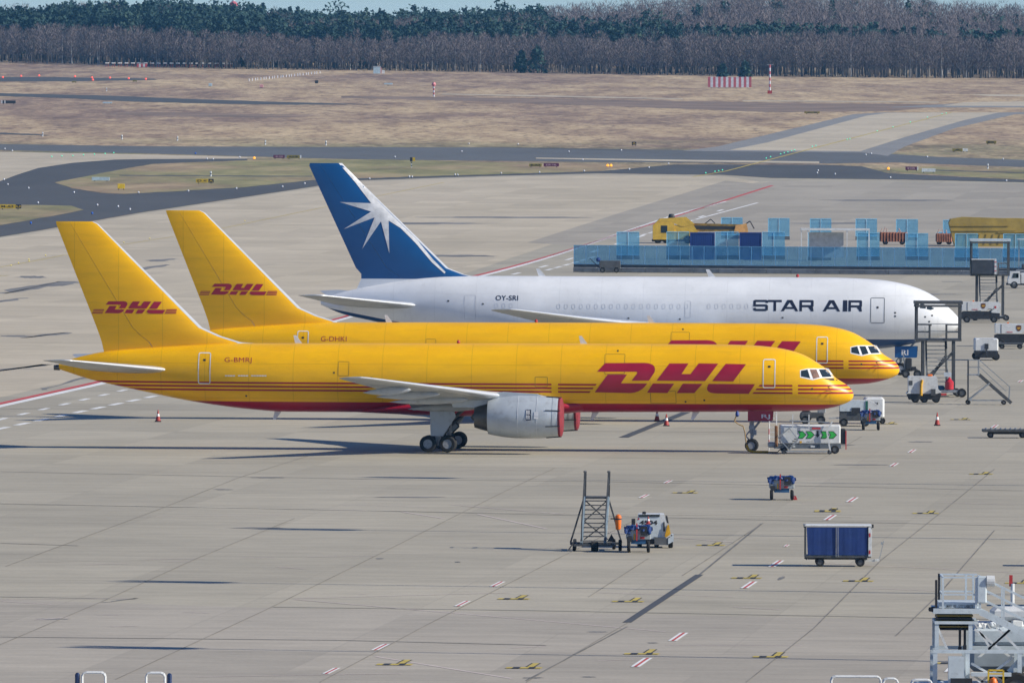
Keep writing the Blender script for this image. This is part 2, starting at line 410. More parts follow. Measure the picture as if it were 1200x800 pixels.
# asphalt taxiways
sheet('apron_dark_strip', [[(618, 284.5), (735, 247), (850, 212), (905, 217.5), (790, 252.5), (672, 288)]], concrete('dull apron strip', (.315, .278, .220), (.372, .332, .265)), L0 + .007)
sheet('taxiway_asphalt', [
    
    [(-200, 225), (-60, 222), (0, 211), (20, 204), (45, 196), (85, 190), (135, 186.5), (176, 186), (290, 185.3), (290, 188), (180, 192), (150, 197), (110, 205), (64, 214), (85, 221), (120, 226.5), (145, 227.5), (205, 224), (290, 219), (366, 211), (400, 209.5), (560, 205), (700, 201), (790, 193), (960, 193), (1010, 195), (1040, 203), (1200, 211), (1400, 215),
     (1400, 218), (1200, 213.6), (1060, 210.6), (905, 208.6), (850, 205), (700, 203.2), (560, 206.7), (400, 212), (368, 218.5), (256, 235.5), (162, 249.5), (50, 269.5), (0, 277.5), (-200, 307)],
    ], M_ASPH, .012)
sheet('grey_taxiway', [[(-200, 169), (0, 169), (170, 171.5), (400, 172.5), (600, 173), (800, 176), (1010, 178.5), (1100, 184), (1200, 187.5), (1400, 192), (1400, 200), (1200, 196), (1050, 190.5), (956, 192), (860, 191), (700, 190), (400, 186.5), (170, 180), (0, 176), (-200, 174)]], asphalt('greyed asphalt', (.085, .088, .088), (.12, .124, .124)), .012)
sheet('taxiway_light_concrete', [[(-200, 178), (0, 178), (100, 180), (200, 182), (290, 184), (290, 186), (176, 186.5), (135, 187.2), (85, 191), (45, 197), (20, 205), (0, 212.5), (-60, 223), (-200, 228)]], M_CONCW, .018)
sheet('grass_island', [
    [(64, 214), (110, 205), (150, 197.5), (182, 192.5), (250, 189.5), (363, 186.5), (480, 188), (620, 191), (745, 193.5), (725, 197), (695, 201), (560, 205), (400, 209.8), (366, 211.2), (290, 219.2), (205, 224.5), (145, 227.3), (120, 226.2), (85, 221)],
    [(-200, 296), (-200, 244), (0, 240), (50, 240.5), (84, 241.3), (98, 246), (68, 252), (0, 264)],
    [(1035, 197), (1100, 194.5), (1200, 199), (1400, 202), (1400, 214), (1200, 210.5), (1130, 207), (1055, 202)]], M_GRASS, .024)
# the diagonal concrete taxiway with asphalt shoulders on the right
sheet('taxiway_shoulder', [[(800, 177), (840, 172), (1000, 134), (1035, 132), (1175, 132), (1230, 131), (1230, 126), (1040, 126), (1160, 119.5), (1240, 118.5), (1240, 134), (1190, 134), (1120, 150), (1060, 172), (1040, 183), (1012, 179)]], M_ASPL, .016)
sheet('taxiway_concrete', [[(855, 176), (900, 167), (1015, 136), (1040, 132.6), (1172, 131.8), (1130, 141), (1060, 161), (1008, 177.5)],
    [(1105, 124.2), (1130, 120), (1250, 118.6), (1250, 124.6)], [(1135, 110.8), (1250, 111.5), (1250, 113.6), (1160, 112.8)]], M_CONCW, .024)
sheet('far_runway', [[(-100, 108.3), (0, 109.3), (130, 112.5), (260, 117.5), (330, 119.8), (440, 122.5), (330, 123), (260, 122), (160, 119.5), (80, 115.5), (0, 112.8), (-100, 112)],
    [(-100, 90), (0, 90.4), (60, 90.6), (180, 92.5), (185, 93.8), (80, 95.6), (0, 95.8), (-100, 95.5)], [(-50, 154), (40, 157.2), (60, 159), (0, 157.6), (-50, 156)],
    [(580, 172.8), (700, 174.8), (760, 176.5), (640, 174.6)], [(140, 205.4), (366, 206.4), (366, 207.4), (140, 206.3)], [(1090, 199), (1240, 203.6), (1240, 204.6), (1090, 200)]], M_ASPH, .03)
sheet('far_light_strip', [[(518, 110), (640, 112.2), (800, 115.8), (800, 116.7), (640, 113.6), (518, 111)], [(870, 117.8), (1100, 119.6), (1100, 120.6), (870, 118.8)], [(628, 185), (800, 187.5), (960, 189.5), (960, 191.8), (800, 189.6), (628, 186.3)], [(-40, 185.2), (300, 184.4), (300, 185.3), (-40, 186.4)]], M_CONCW, .036)
sheet('heath_patch', [[(400, 112.5), (520, 114), (700, 117), (960, 121), (1130, 123), (1030, 131), (900, 131.5), (780, 127), (560, 119), (400, 115)],
      [(150, 131), (260, 133), (380, 135), (330, 138), (210, 137), (120, 134)]], mat('dark heather', (.20, .14, .10), .95, 0, .45, .06), .008)
def line(pts, wd, off=0.0):
    """polygons of a ground strip of width wd (m) along photo points"""
    P = [Vector(W(*p)) for p in pts]; out = []
    for a, b in zip(P[:-1], P[1:]):
        d = (b - a).normalized(); n = Vector((-d.y, d.x)); a2 = a + n * off; b2 = b + n * off
        out.append([(a2 + n * wd / 2)[:], (b2 + n * wd / 2)[:], (b2 - n * wd / 2)[:], (a2 - n * wd / 2)[:]])
    return out
def dashes(p0, p1, n, frac, wd):
    a, b = Vector(W(*p0)), Vector(W(*p1)); d = (b - a) / n; nn = Vector((-d.y, d.x)).normalized(); out = []
    for i in range(n):
        s0 = a + d * i; s1 = s0 + d * frac
        out.append([(s0 + nn * wd / 2)[:], (s1 + nn * wd / 2)[:], (s1 - nn * wd / 2)[:], (s0 - nn * wd / 2)[:]])
    return out
J = []
for pts in ([(0, 591), (400, 598), (700, 605), (1200, 617)], [(0, 553), (440, 562), (700, 564.5), (1200, 575.5)], [(0, 700), (128, 702)], [(0, 637), (92, 640)], [(320, 712), (620, 716), (1200, 727)],
            [(0, 747), (400, 751), (640, 757)], [(1000, 428), (1200, 430)], [(1030, 335.5), (1200, 336)], [(1040, 362), (1200, 363)], [(1000, 455.5), (1200, 457)], [(1040, 372), (1130, 373)], [(600, 505), (900, 507)], [(0, 480), (60, 478.5)]):
    J += line(pts, .22)
J2 = []
for pts in ([(7, 664), (187, 597), (280, 560), (360, 535)], [(0, 756), (125, 703), (230, 655), (345, 608)], [(135, 797), (312, 715), (450, 647), (590, 577), (650, 549)], [(375, 800), (500, 733), (660, 652), (740, 612)],
            [(617, 800), (740, 728)], [(800, 675), (895, 613)], [(875, 800), (954, 737), (1033, 657), (1112, 594), (1166, 550)], [(1050, 746), (1100, 698), (1166, 622)], [(690, 700), (760, 655)], [(1120, 470), (1165, 445)], [(960, 540), (1010, 512)]):
    J2 += line(pts, .055)
J += line([(820, 674), (893, 614)], .11) + line([(617, 798), (735, 735)], .09)
sheet('joint_lines', J, M_TARL, L0 + .014, world=True); sheet('crossing_joint_lines', J2, mat('worn joint sealant', (.21, .192, .16), .8, 0, .3, .2), L0 + .0155, world=True)
sheet('tar_strip', line([(735, 730), (820, 674)], .36) + line([(731, 513), (804, 483.5)], .62), M_TAR, L0 + .017, world=True)
sheet('red_edge_line', line([(-60, 487), (0, 473.3), (113, 448.2), (400, 372.5), (555, 323.8), (905, 217.6)], .60), M_MR, L0 + .014, world=True)
sheet('white_edge_line', line([(-60, 490), (0, 476.3), (113, 451.2), (400, 374.6), (555, 325.9), (790, 252.6), (850, 236)], .70), M_MW, L0 + .014, world=True)
D = dashes((-30, 509), (190, 462.5), 10, .62, .5) + dashes((-30, 499), (160, 454), 8, .42, .42)
D += dashes((640, 317), (700, 300), 6, .7, .5) + line([(815, 257.5), (888, 237.8)], .42) + dashes((752, 276), (815, 257.5), 8, .65, .45) + line([(888, 237.8), (960, 239)], .2)
D += dashes((600, 322), (862, 241), 10, .28, .5)
sheet('white_dashes', D, M_MW, L0 + .014, world=True)
sheet('apron_brownish_section', [[(-150, 702), (0, 702.5), (320, 713), (620, 718), (1200, 729), (1400, 733), (1400, 1100), (-300, 1100)]], concrete('brownish apron concrete', (.328, .292, .232), (.400, .357, .290)), L0 + .003)
rngp = random.Random(5)
PL = []
for a, b in (((172, 656), (240, 655)), ((190, 659), (225, 658)), ((282, 654), (322, 653.5)), ((360, 653), (440, 652)), ((325, 665), (357, 667)), ((345, 702), (600, 695)), ((345, 703), (600, 725)), ((600, 725), (780, 741)),
             ((0, 705), (60, 709)), ((112, 721), (140, 721.5)), ((215, 718), (245, 719)), ((0, 703), (150, 702)), ((400, 592), (500, 594)), ((350, 597), (430, 599)), ((700, 623), (860, 636)), ((530, 592), (660, 603)), ((700, 695), (860, 700)),
             ((780, 757), (940, 757)), ((700, 775), (760, 773)), ((960, 660), (1200, 672)), ((860, 712), (915, 715)), ((940, 590), (1000, 592)), ((470, 600), (520, 608)), ((560, 603), (640, 620)), ((920, 563), (980, 562)),
             ((100, 662), (150, 661)), ((420, 697), (430, 697)), ((130, 735), (160, 734)), ((40, 727), (80, 724)), ((600, 760), (640, 758)), ((440, 770), (600, 796)), ((230, 794), (470, 790)), ((500, 552), (610, 551)), ((600, 540), (690, 541)), ((1020, 690), (1100, 693)), ((700, 531), (780, 530)), ((160, 606), (330, 604)), ((540, 637), (560, 637)), ((990, 540), (1100, 541)), ((1100, 589), (1190, 592))):
    PL += line([a, b], .16)
sheet('faded_lines', PL, M_MP, L0 + .012, world=True)
sheet('cream_line', line([(0, 589.5), (300, 596), (560, 600.5), (1000, 606)], .5) + line([(0, 660), (200, 656)], .12), mat('cream worn line', (.56, .51, .40), .8, 0, .12, .3), L0 + .011, world=True)
dirV = Vector((1140 / 13500, 1)).normalized(); perV = Vector((dirV.y, -dirV.x))
def mark_strip(c, u0, u1, v0, v1):
    return [(c + perV * u0 + dirV * v0)[:], (c + perV * u1 + dirV * v0)[:], (c + perV * u1 + dirV * v1)[:], (c + perV * u0 + dirV * v1)[:]]
RW, RR_, YY, YB = [], [], [], []
for x, y, f in ((583, 685, .7), (542, 708, .7), (446, 759, .7), (752, 777, 1), (795, 747, 1), (755, 582, .7), (783, 565, .6), (999, 586, 1), (973, 607, 1), (910, 661, 1), (878, 686, 1), (1117, 783, 1), (1069, 529, .8), (1048, 545, .8), (388, 787, .6), (1196, 447, .8), (1166, 500, .8), (922, 640, .3)):
    c = Vector(W(x, y)); wd = .23 * (f ** .5); L = 3.0 * f + .3
    RR_.append(mark_strip(c, -wd * .22, wd * .22, -L, L)); RW.append(mark_strip(c, -wd * .75, -wd * .25, -L, L)); RW.append(mark_strip(c, wd * .25, wd * .75, -L, L))
for x, y in ((602, 702.5), (736, 705.5), (462, 779.5), (614, 783.5), (752, 767), (803, 578), (970, 599), (1085, 602), (833, 639.5), (875, 678), (1006, 681.5), (903, 770.5), (1196, 684), (1120, 463), (1150, 556), (1116, 778), (1126, 492), (1040, 497), (970, 600)):
    c = Vector(W(x, y)); f = 1.0
    YY.append(mark_strip(c, -.66, .66, -.5, .5)); YB.append(mark_strip(c, -.42, -.14, -.55, .55)); YB.append(mark_strip(c, .18, .42, -.55, .55)); YB.append(mark_strip(c, 0, .06, .7, 3.4)); YB.append(mark_strip(c, .30, .36, .7, 3.4))
    YY.append(mark_strip(c, .06, .30, .7, 3.5))
sheet('red_position_marks', RR_, M_MR, L0 + .019, world=True); sheet('white_position_marks', RW, M_MW, L0 + .019, world=True)
sheet('yellow_position_marks', YY, M_MY, L0 + .021, world=True); sheet('black_position_marks', YB, M_MB, L0 + .023, world=True)
# spill stains: irregular streaks
def blob(cx, cy, hw, hh, seed, n=26, slope=0.0):
    r = random.Random(seed); out = []
    for i in range(n):
        a = 2 * math.pi * i / n; k = .55 + .45 * r.random()
        out.append((cx + hw * math.cos(a) * k, cy + hh * math.sin(a) * k + slope * hw * math.cos(a)))
    return out
ST = []
for i, b_ in enumerate(((40, 337, 50, 3, -.14), (75, 333, 24, 2.4, -.1), (10, 352, 24, 1.6, -.1), (175, 314, 32, 1.8, -.12), (190, 305, 24, 1.5, -.05), (52, 393, 38, 1.5, -.08), (18, 394, 22, 1.2, .0), (38, 325, 24, 1.8, 0), (300, 619, 40, .9, 0), (315, 560, 26, .9, 0), (480, 583, 45, .8, 0),
        (262, 574, 14, .7, 0), (60, 726, 24, 1, 0), (140, 704, 26, .8, -.1), (535, 300, 60, 1.6, 0), (500, 262, 90, 1.4, 0), (600, 255, 130, 1.2, 0), (1040, 235, 90, 1.2, 0), (980, 262, 60, 1.4, 0), (90, 445, 60, 1.5, -.2), (150, 446, 30, 1.2, 0), (1080, 345, 60, .8, 0), (445, 655, 5, .8, 0), (536, 659, 4, .8, 0), (916, 678, 5, 2, -.3), (700, 741, 14, .9, 0), (625, 795, 14, .9, 0), (690, 794, 10, .8, 0), (765, 754, 9, .8, 0), (1010, 545, 40, .8, 0), (980, 522, 26, 1, 0), (1080, 518, 20, .7, 0), (20, 432, 50, 1.2, -.1))):
    ST.append(blob(*b_[:4], i, slope=b_[4]))
sheet('spill_stains', ST, M_STAIN, L0 + .009)
# faint yellow lead-in lines
sheet('yellow_lead_line', line([(-40, 320), (100, 294), (250, 270), (520, 214)], .22) + line([(812, 207.5), (850, 201), (930, 180), (1115, 132)], .45) + line([(-20, 325), (10, 323)], .4), M_MY, L0 + .019, world=True)
sheet('taxiway_white_marks', dashes((640, 186.3), (760, 187.8), 2, .7, .6) + line([(770, 192.5), (860, 193.5)], .3), M_MW, .05, world=True)
# ---------------------------------------------------------------- aircraft
def pchip(xs_, ys_):
    xs_, ys_ = np.array(xs_, float), np.array(ys_, float); h = np.diff(xs_); d = np.diff(ys_) / h
    m = np.zeros(len(xs_)); m[0], m[-1] = d[0], d[-1]
    for i in range(1, len(xs_) - 1):
        if d[i - 1] * d[i] > 0: w1, w2 = 2 * h[i] + h[i - 1], h[i] + 2 * h[i - 1]; m[i] = (w1 + w2) / (w1 / d[i - 1] + w2 / d[i])
    def f(x):
        x = min(max(x, xs_[0]), xs_[-1]); i = int(min(max(np.searchsorted(xs_, x) - 1, 0), len(xs_) - 2)); t = (x - xs_[i]) / h[i]
        return float((2 * t ** 3 - 3 * t ** 2 + 1) * ys_[i] + (t ** 3 - 2 * t ** 2 + t) * h[i] * m[i] + (-2 * t ** 3 + 3 * t ** 2) * ys_[i + 1] + (t ** 3 - t ** 2) * h[i] * m[i + 1])
    return f
class Fus:
    """fuselage described by station -> top, bottom, half width"""
    def __init__(s, T, B, Wd, L):
        g_ = lambda tab: pchip([math.sqrt(a) for a, _ in tab], [b for _, b in tab])
        s.t, s.b, s.w, s.L = g_(T), g_(B), g_(Wd), L
    def tbw(s, st):
        u = math.sqrt(max(st, 0)); return s.t(u), s.b(u), s.w(u)
    def y(s, st, z):
        t, b, w_ = s.tbw(st); c = (t + b) / 2; h = max((t - b) / 2, .01)
        return w_ * math.sqrt(max(0, 1 - ((z - c) / h) ** 2))
    def mesh(s, n=96):
        mb = MB(); st = [s.L * 0 + (i / 40) ** 2 * 8 for i in range(41)]; st += list(np.linspace(8, s.L, 90)[1:])
        for a in st:
            t, b, w_ = s.tbw(a); c, h = (t + b) / 2, max((t - b) / 2, .004); w_ = max(w_, .004)
            mb.v += [(-a, w_ * math.sin(2 * math.pi * i / n), c + h * math.cos(2 * math.pi * i / n)) for i in range(n)]
        for k in range(len(st) - 1):
            for i in range(n):
                j = (i + 1) % n; mb.f.append((k * n + i, k * n + j, (k + 1) * n + j, (k + 1) * n + i))
        mb.f.append(tuple((len(st) - 1) * n + i for i in range(n))); return mb
def bm_polys(polys):
    bm = bmesh.new()
    for p in polys:
        q = []
        for a in p:
            if not q or (abs(a[0] - q[-1][0]) + abs(a[1] - q[-1][1])) > 1e-5: q.append(a)
        if abs(q[0][0] - q[-1][0]) + abs(q[0][1] - q[-1][1]) < 1e-5: q.pop()
        vs_ = [bm.verts.new((-x, 0, z)) for x, z in q]
        for tri in tessellate_polygon([[Vector((x, z, 0)) for x, z in q]]):
            try: bm.faces.new([vs_[i] for i in tri])
            except ValueError: pass
    return bm
def decal(name, bm, surf, m, parent, off=.006, side=-1, dz=.10, dx=.3):
    """bm holds a flat drawing in x,z (x = -station): cut finely and wrap it on the surface"""
    bmesh.ops.triangulate(bm, faces=bm.faces[:])
    z0, z1 = min(v.co.z for v in bm.verts), max(v.co.z for v in bm.verts); x0, x1 = min(v.co.x for v in bm.verts), max(v.co.x for v in bm.verts)
    k = math.ceil(z0 / dz)
    while k * dz < z1:
        bmesh.ops.bisect_plane(bm, geom=bm.verts[:] + bm.edges[:] + bm.faces[:], plane_co=(0, 0, k * dz), plane_no=(0, 0, 1)); k += 1
    k = math.ceil(x0 / dx)
    while k * dx < x1:
        bmesh.ops.bisect_plane(bm, geom=bm.verts[:] + bm.edges[:] + bm.faces[:], plane_co=(k * dx, 0, 0), plane_no=(1, 0, 0)); k += 1
    for v in bm.verts: v.co.y = side * (surf(-v.co.x, v.co.z) + off)
    for f in bm.faces:
        f.normal_update(); f.smooth = True
        if f.normal.y * side < 0: f.normal_flip()
    me = bpy.data.meshes.new(name); bm.to_mesh(me); bm.free(); me.materials.append(m)
    o = bpy.data.objects.new(name, me); C.objects.link(o); o.parent = parent; return o
def text_mesh(txt, bold=0.0, spacing=1.0):
    cu = bpy.data.curves.new('lettering', 'FONT'); cu.body = txt; cu.offset = bold; cu.size = 1; cu.space_character = spacing; cu.resolution_u = 4
    o = bpy.data.objects.new('lettering', cu); C.objects.link(o)
    dg = bpy.context.evaluated_depsgraph_get(); me = bpy.data.meshes.new_from_object(o.evaluated_get(dg))
    bpy.data.objects.remove(o); bpy.data.curves.remove(cu); return me
def bm_text(txt, x0, x1, z0, z1, bold=0.0, spacing=1.0):
    """lettering filling the box; x in aircraft coordinates (left to right as read from starboard)"""
    me = text_mesh(txt, bold, spacing); bm = bmesh.new(); bm.from_mesh(me); bpy.data.meshes.remove(me)
    a0, a1 = min(v.co.x for v in bm.verts), max(v.co.x for v in bm.verts); b0, b1 = min(v.co.y for v in bm.verts), max(v.co.y for v in bm.verts)
    for v in bm.verts: v.co = Vector((x0 + (v.co.x - a0) / (a1 - a0) * (x1 - x0), 0, z0 + (v.co.y - b0) / (b1 - b0) * (z1 - z0)))
    return bm
def flat_text(name, txt, par, m, x0, x1, z0, z1, y, bold=0.0, axis='y', sgn=1):
    bm = bm_text(txt, x0, x1, z0, z1, bold)
    for v in bm.verts:
        if axis == 'y': v.co.y = y
        else: v.co = Vector((y, v.co.x, v.co.z))
    me = bpy.data.meshes.new(name); bm.to_mesh(me); bm.free(); me.materials.append(m)
    o = bpy.data.objects.new(name, me); C.objects.link(o); o.parent = par; return o
def ring(x0, x1, z0, z1, wd, r=.12, n=4):
    """rounded rectangle outline as quads in station,z"""
    def rr(a0, a1, b0, b1, q):
        p = []
        for cx, cy, s0 in ((a1 - q, b1 - q, 0), (a0 + q, b1 - q, 90), (a0 + q, b0 + q, 180), (a1 - q, b0 + q, 270)):
            for i in range(n + 1): t = R(s0 + 90 * i / n); p.append((cx + q * math.cos(t), cy + q * math.sin(t)))
        return p
    o_, i_ = rr(x0, x1, z0, z1, r), rr(x0 + wd, x1 - wd, z0 + wd, z1 - wd, max(r - wd, .005))
    m_ = len(o_); return [[o_[k], o_[(k + 1) % m_], i_[(k + 1) % m_], i_[k]] for k in range(m_)]
def foil(xi, t):
    return 5 * t * (.2969 * math.sqrt(max(xi, 0)) - .126 * xi - .3516 * xi ** 2 + .2843 * xi ** 3 - .1036 * xi ** 4)
def loft_foil(secs, a0, a1, mode, n=14, droop=0.0):
    """secs: (le_station, span, height, chord, thick, twist); part of chord a0..a1; mode 'wing' or 'fin'"""
    mb = MB(); xi = [a0 + (a1 - a0) * (.5 - .5 * math.cos(math.pi * i / n)) for i in range(n + 1)]
    loop = [(x, 1) for x in xi] + [(x, -1) for x in reversed(xi)]
    m_ = len(loop)
    for le, sp, hz, ch, th, tw in secs:
        for x, sg in loop:
            e = foil(x, th) * ch * sg
            if mode == 'wing':
                u = (x - .3) * ch; mb.v.append((-(le + .3 * ch + u * math.cos(tw)), sp, hz + e * (1.0 if sg > 0 else .8) - u * math.sin(tw) - max(0, x - a0) * ch * droop))
            else: mb.v.append((-(le + x * ch), e, hz))
    for k in range(len(secs) - 1):
        for i in range(m_):
            j = (i + 1) % m_; mb.f.append((k * m_ + i, k * m_ + j, (k + 1) * m_ + j, (k + 1) * m_ + i))
    mb.f.append(tuple(range(m_))); mb.f.append(tuple((len(secs) - 1) * m_ + i for i in range(m_)))
    return mb
class Fin:
    def __init__(s, secs): s.secs = secs
    def at(s, z):
        S_ = s.secs
        for a, b in zip(S_[:-1], S_[1:]):
            if z <= b[2] or b is S_[-1]:
                k = (z - a[2]) / (b[2] - a[2]); return [a[i] + (b[i] - a[i]) * k for i in range(6)]
    def y(s, st, z):
        le, _, _, ch, th, _ = s.at(z); xi = min(max((st - le) / ch, 0), 1); return foil(xi, th) * ch
def wing_parts(par, secs, side, fins=()):
    S_ = [(a, b * side, c, d, e, f) for a, b, c, d, e, f in secs]
    loft_foil(S_, .10, .745, 'wing', 10).build('wing', M_WING, par, True, 40)
    w_ = par.children[-1] if False else None
    loft_foil(S_, 0, .097, 'wing', 8).build('leading_edge', M_SLAT, par, True, 40)
    loft_foil(S_[:-2], .75, 1, 'wing', 6, .13).build('flap', M_WING, par, True, 40)
    loft_foil(S_[-3:], .752, 1, 'wing', 6, .10).build('aileron', M_WING, par, True, 40)
def canoe(par, x0, L, y, z, r, drop=.25):
    prof = [(0, .001), (.06, .45), (.2, .8), (.4, 1), (.65, .85), (.85, .45), (1, .02)]; mb = MB(); n = 12
    for t, k in prof:
        for i in range(n):
            a = 2 * math.pi * i / n; mb.v.append((-(x0 + t * L), y + math.cos(a) * r * .55 * k, z - drop * t * 1.2 + math.sin(a) * r * k))
    for q in range(len(prof) - 1):
        for i in range(n): j = (i + 1) % n; mb.f.append((q * n + i, q * n + j, (q + 1) * n + j, (q + 1) * n + i))
    return mb.build('flap_track_fairing', M_WING, par, True)
# --- narrow-body livery drawing, traced in px of the nearest aircraft
def S1(x, y): return ((1000.5 - x) / 19.97, (530 + .006 * (x - 882) - y) / 20.0)
def curve(p0, c, p1, n=5):
    return [((1 - t) ** 2 * p0[0] + 2 * t * (1 - t) * c[0] + t * t * p1[0], (1 - t) ** 2 * p0[1] + 2 * t * (1 - t) * c[1] + t * t * p1[1]) for t in [i / n for i in range(1, n + 1)]]
LOGO = [
    [(222, 316), (262, 274)] + [(455, 273)] + curve((455, 273), (520, 276), (505, 320)) + [(478, 360), (393, 360), (420, 325)] + curve((420, 325), (424, 316), (412, 316), 3),
    [(275, 330), (370, 330), (340, 373), (470, 374)] + curve((470, 374), (440, 420), (385, 422)) + [(210, 418)],
    [(578, 276), (672, 276), (638, 328), (683, 328), (722, 276), (818, 277), (755, 362), (516, 360)],
    [(498, 374), (602, 375), (568, 422), (468, 420)],
    [(645, 375), (742, 376), (700, 422), (614, 422)],
    [(855, 278), (955, 280), (893, 364), (790, 362)],
    [(772, 376), (1000, 378), (968, 426), (815, 424)] + curve((815, 424), (758, 424), (764, 395)),
]
def logo_body(): return [[S1(650 + u / 4.212, 360 + v / 4.212) for u, v in p] for p in LOGO]
def logo_tail():
    out = []
    for p in LOGO: out.append([S1(120.5 + (u - 210) / 790 * 72, 353 + (v - 275) / 148 * 14.3) for u, v in p])
    for i in range(3):
        y = 362.3 + i * 2.0
        out.append([S1(109 - i * .9 - 1, y), S1(120.2 - i * .9, y), S1(119.6 - i * .9, y + 1.15), S1(107.4 - i * .9 - 1, y + 1.15)])
        out.append([S1(194.2 - i * .9, y), S1(206 - i * .4, y), S1(206 - i * .4, y + 1.15), S1(193.6 - i * .9, y + 1.15)])
    return out
def bogie(par, x, y, r, tr, wb, zt, doorp):
    """four-wheel main gear truck with strut"""
    MB().tube((x, y, r), (x, y, zt), .16, 14).tube((x, y, r + .9), (x, y, zt), .22, 14).build('gear_strut', M_GEARM, par, True)
    MB().bar((x - wb / 2 - .1, y, r), (x + wb / 2 + .1, y, r), .2, .22).tube((x - wb / 2, y - tr / 2, r), (x - wb / 2, y + tr / 2, r), .09).tube((x + wb / 2, y - tr / 2, r), (x + wb / 2, y + tr / 2, r), .09).build('truck_beam', M_GEARM, par)
    MB().tube((x + .15, y, r + .9), (x + 1.9, y, zt + .1), .11).tube((x, y, r + .7), (x, y + (2.2 if y < 0 else -2.2), zt), .1).tube((x + .1, y, r + .3), (x + .6, y, r + .8), .05).tube((x + .6, y, r + .8), (x + .2, y, r + 1.3), .05).build('drag_brace', M_DSTEEL, par)
    for a in (-1, 1):
        for b in (-1, 1): wheel(par, (x + a * wb / 2, y + b * tr / 2, r), r, .36, hub=M_HUB)
    if doorp: MB().prism(doorp, y - (.42 if y < 0 else -.42), y - (.34 if y < 0 else -.34)).build('gear_door', M_NAC, par)
    m = mat('chock paint', (.45, .09, .03), .7)
    MB().prism([(x + wb / 2 + r * .72, .015), (x + wb / 2 + r * .72 + .3, .015), (x + wb / 2 + r * .8, .2)], y - .75, y - .4).prism([(x - wb / 2 - r * .72, .015), (x - wb / 2 - r * .72 - .3, .015), (x - wb / 2 - r * .8, .2)], y - .75, y - .4)
def nose_gear(par, x, r, zt, tr=.5):
    MB().tube((x, 0, r), (x, 0, zt), .09, 12).tube((x, 0, r + .7), (x, 0, zt), .14, 12).tube((x, -tr / 2, r), (x, tr / 2, r), .07).build('nose_gear_strut', M_GEARM, par, True)
    MB().tube((x, 0, r + .8), (x + 1.1, 0, zt + .1), .07).tube((x - .05, 0, r + .2), (x - .35, 0, r + .55), .04).tube((x - .35, 0, r + .55), (x - .08, 0, r + .9), .04).box((x + .18, 0, r + .75), (.2, .34, .3)).box((x, 0, r + 1.05), (.32, .4, .22)).tube((x + .12, -.22, r + .5), (x + .12, -.22, zt), .025).build('steering_links', M_STEEL, par)
    for b in (-1, 1): wheel(par, (x, b * tr / 2, r), r, .24, hub=M_HUB)
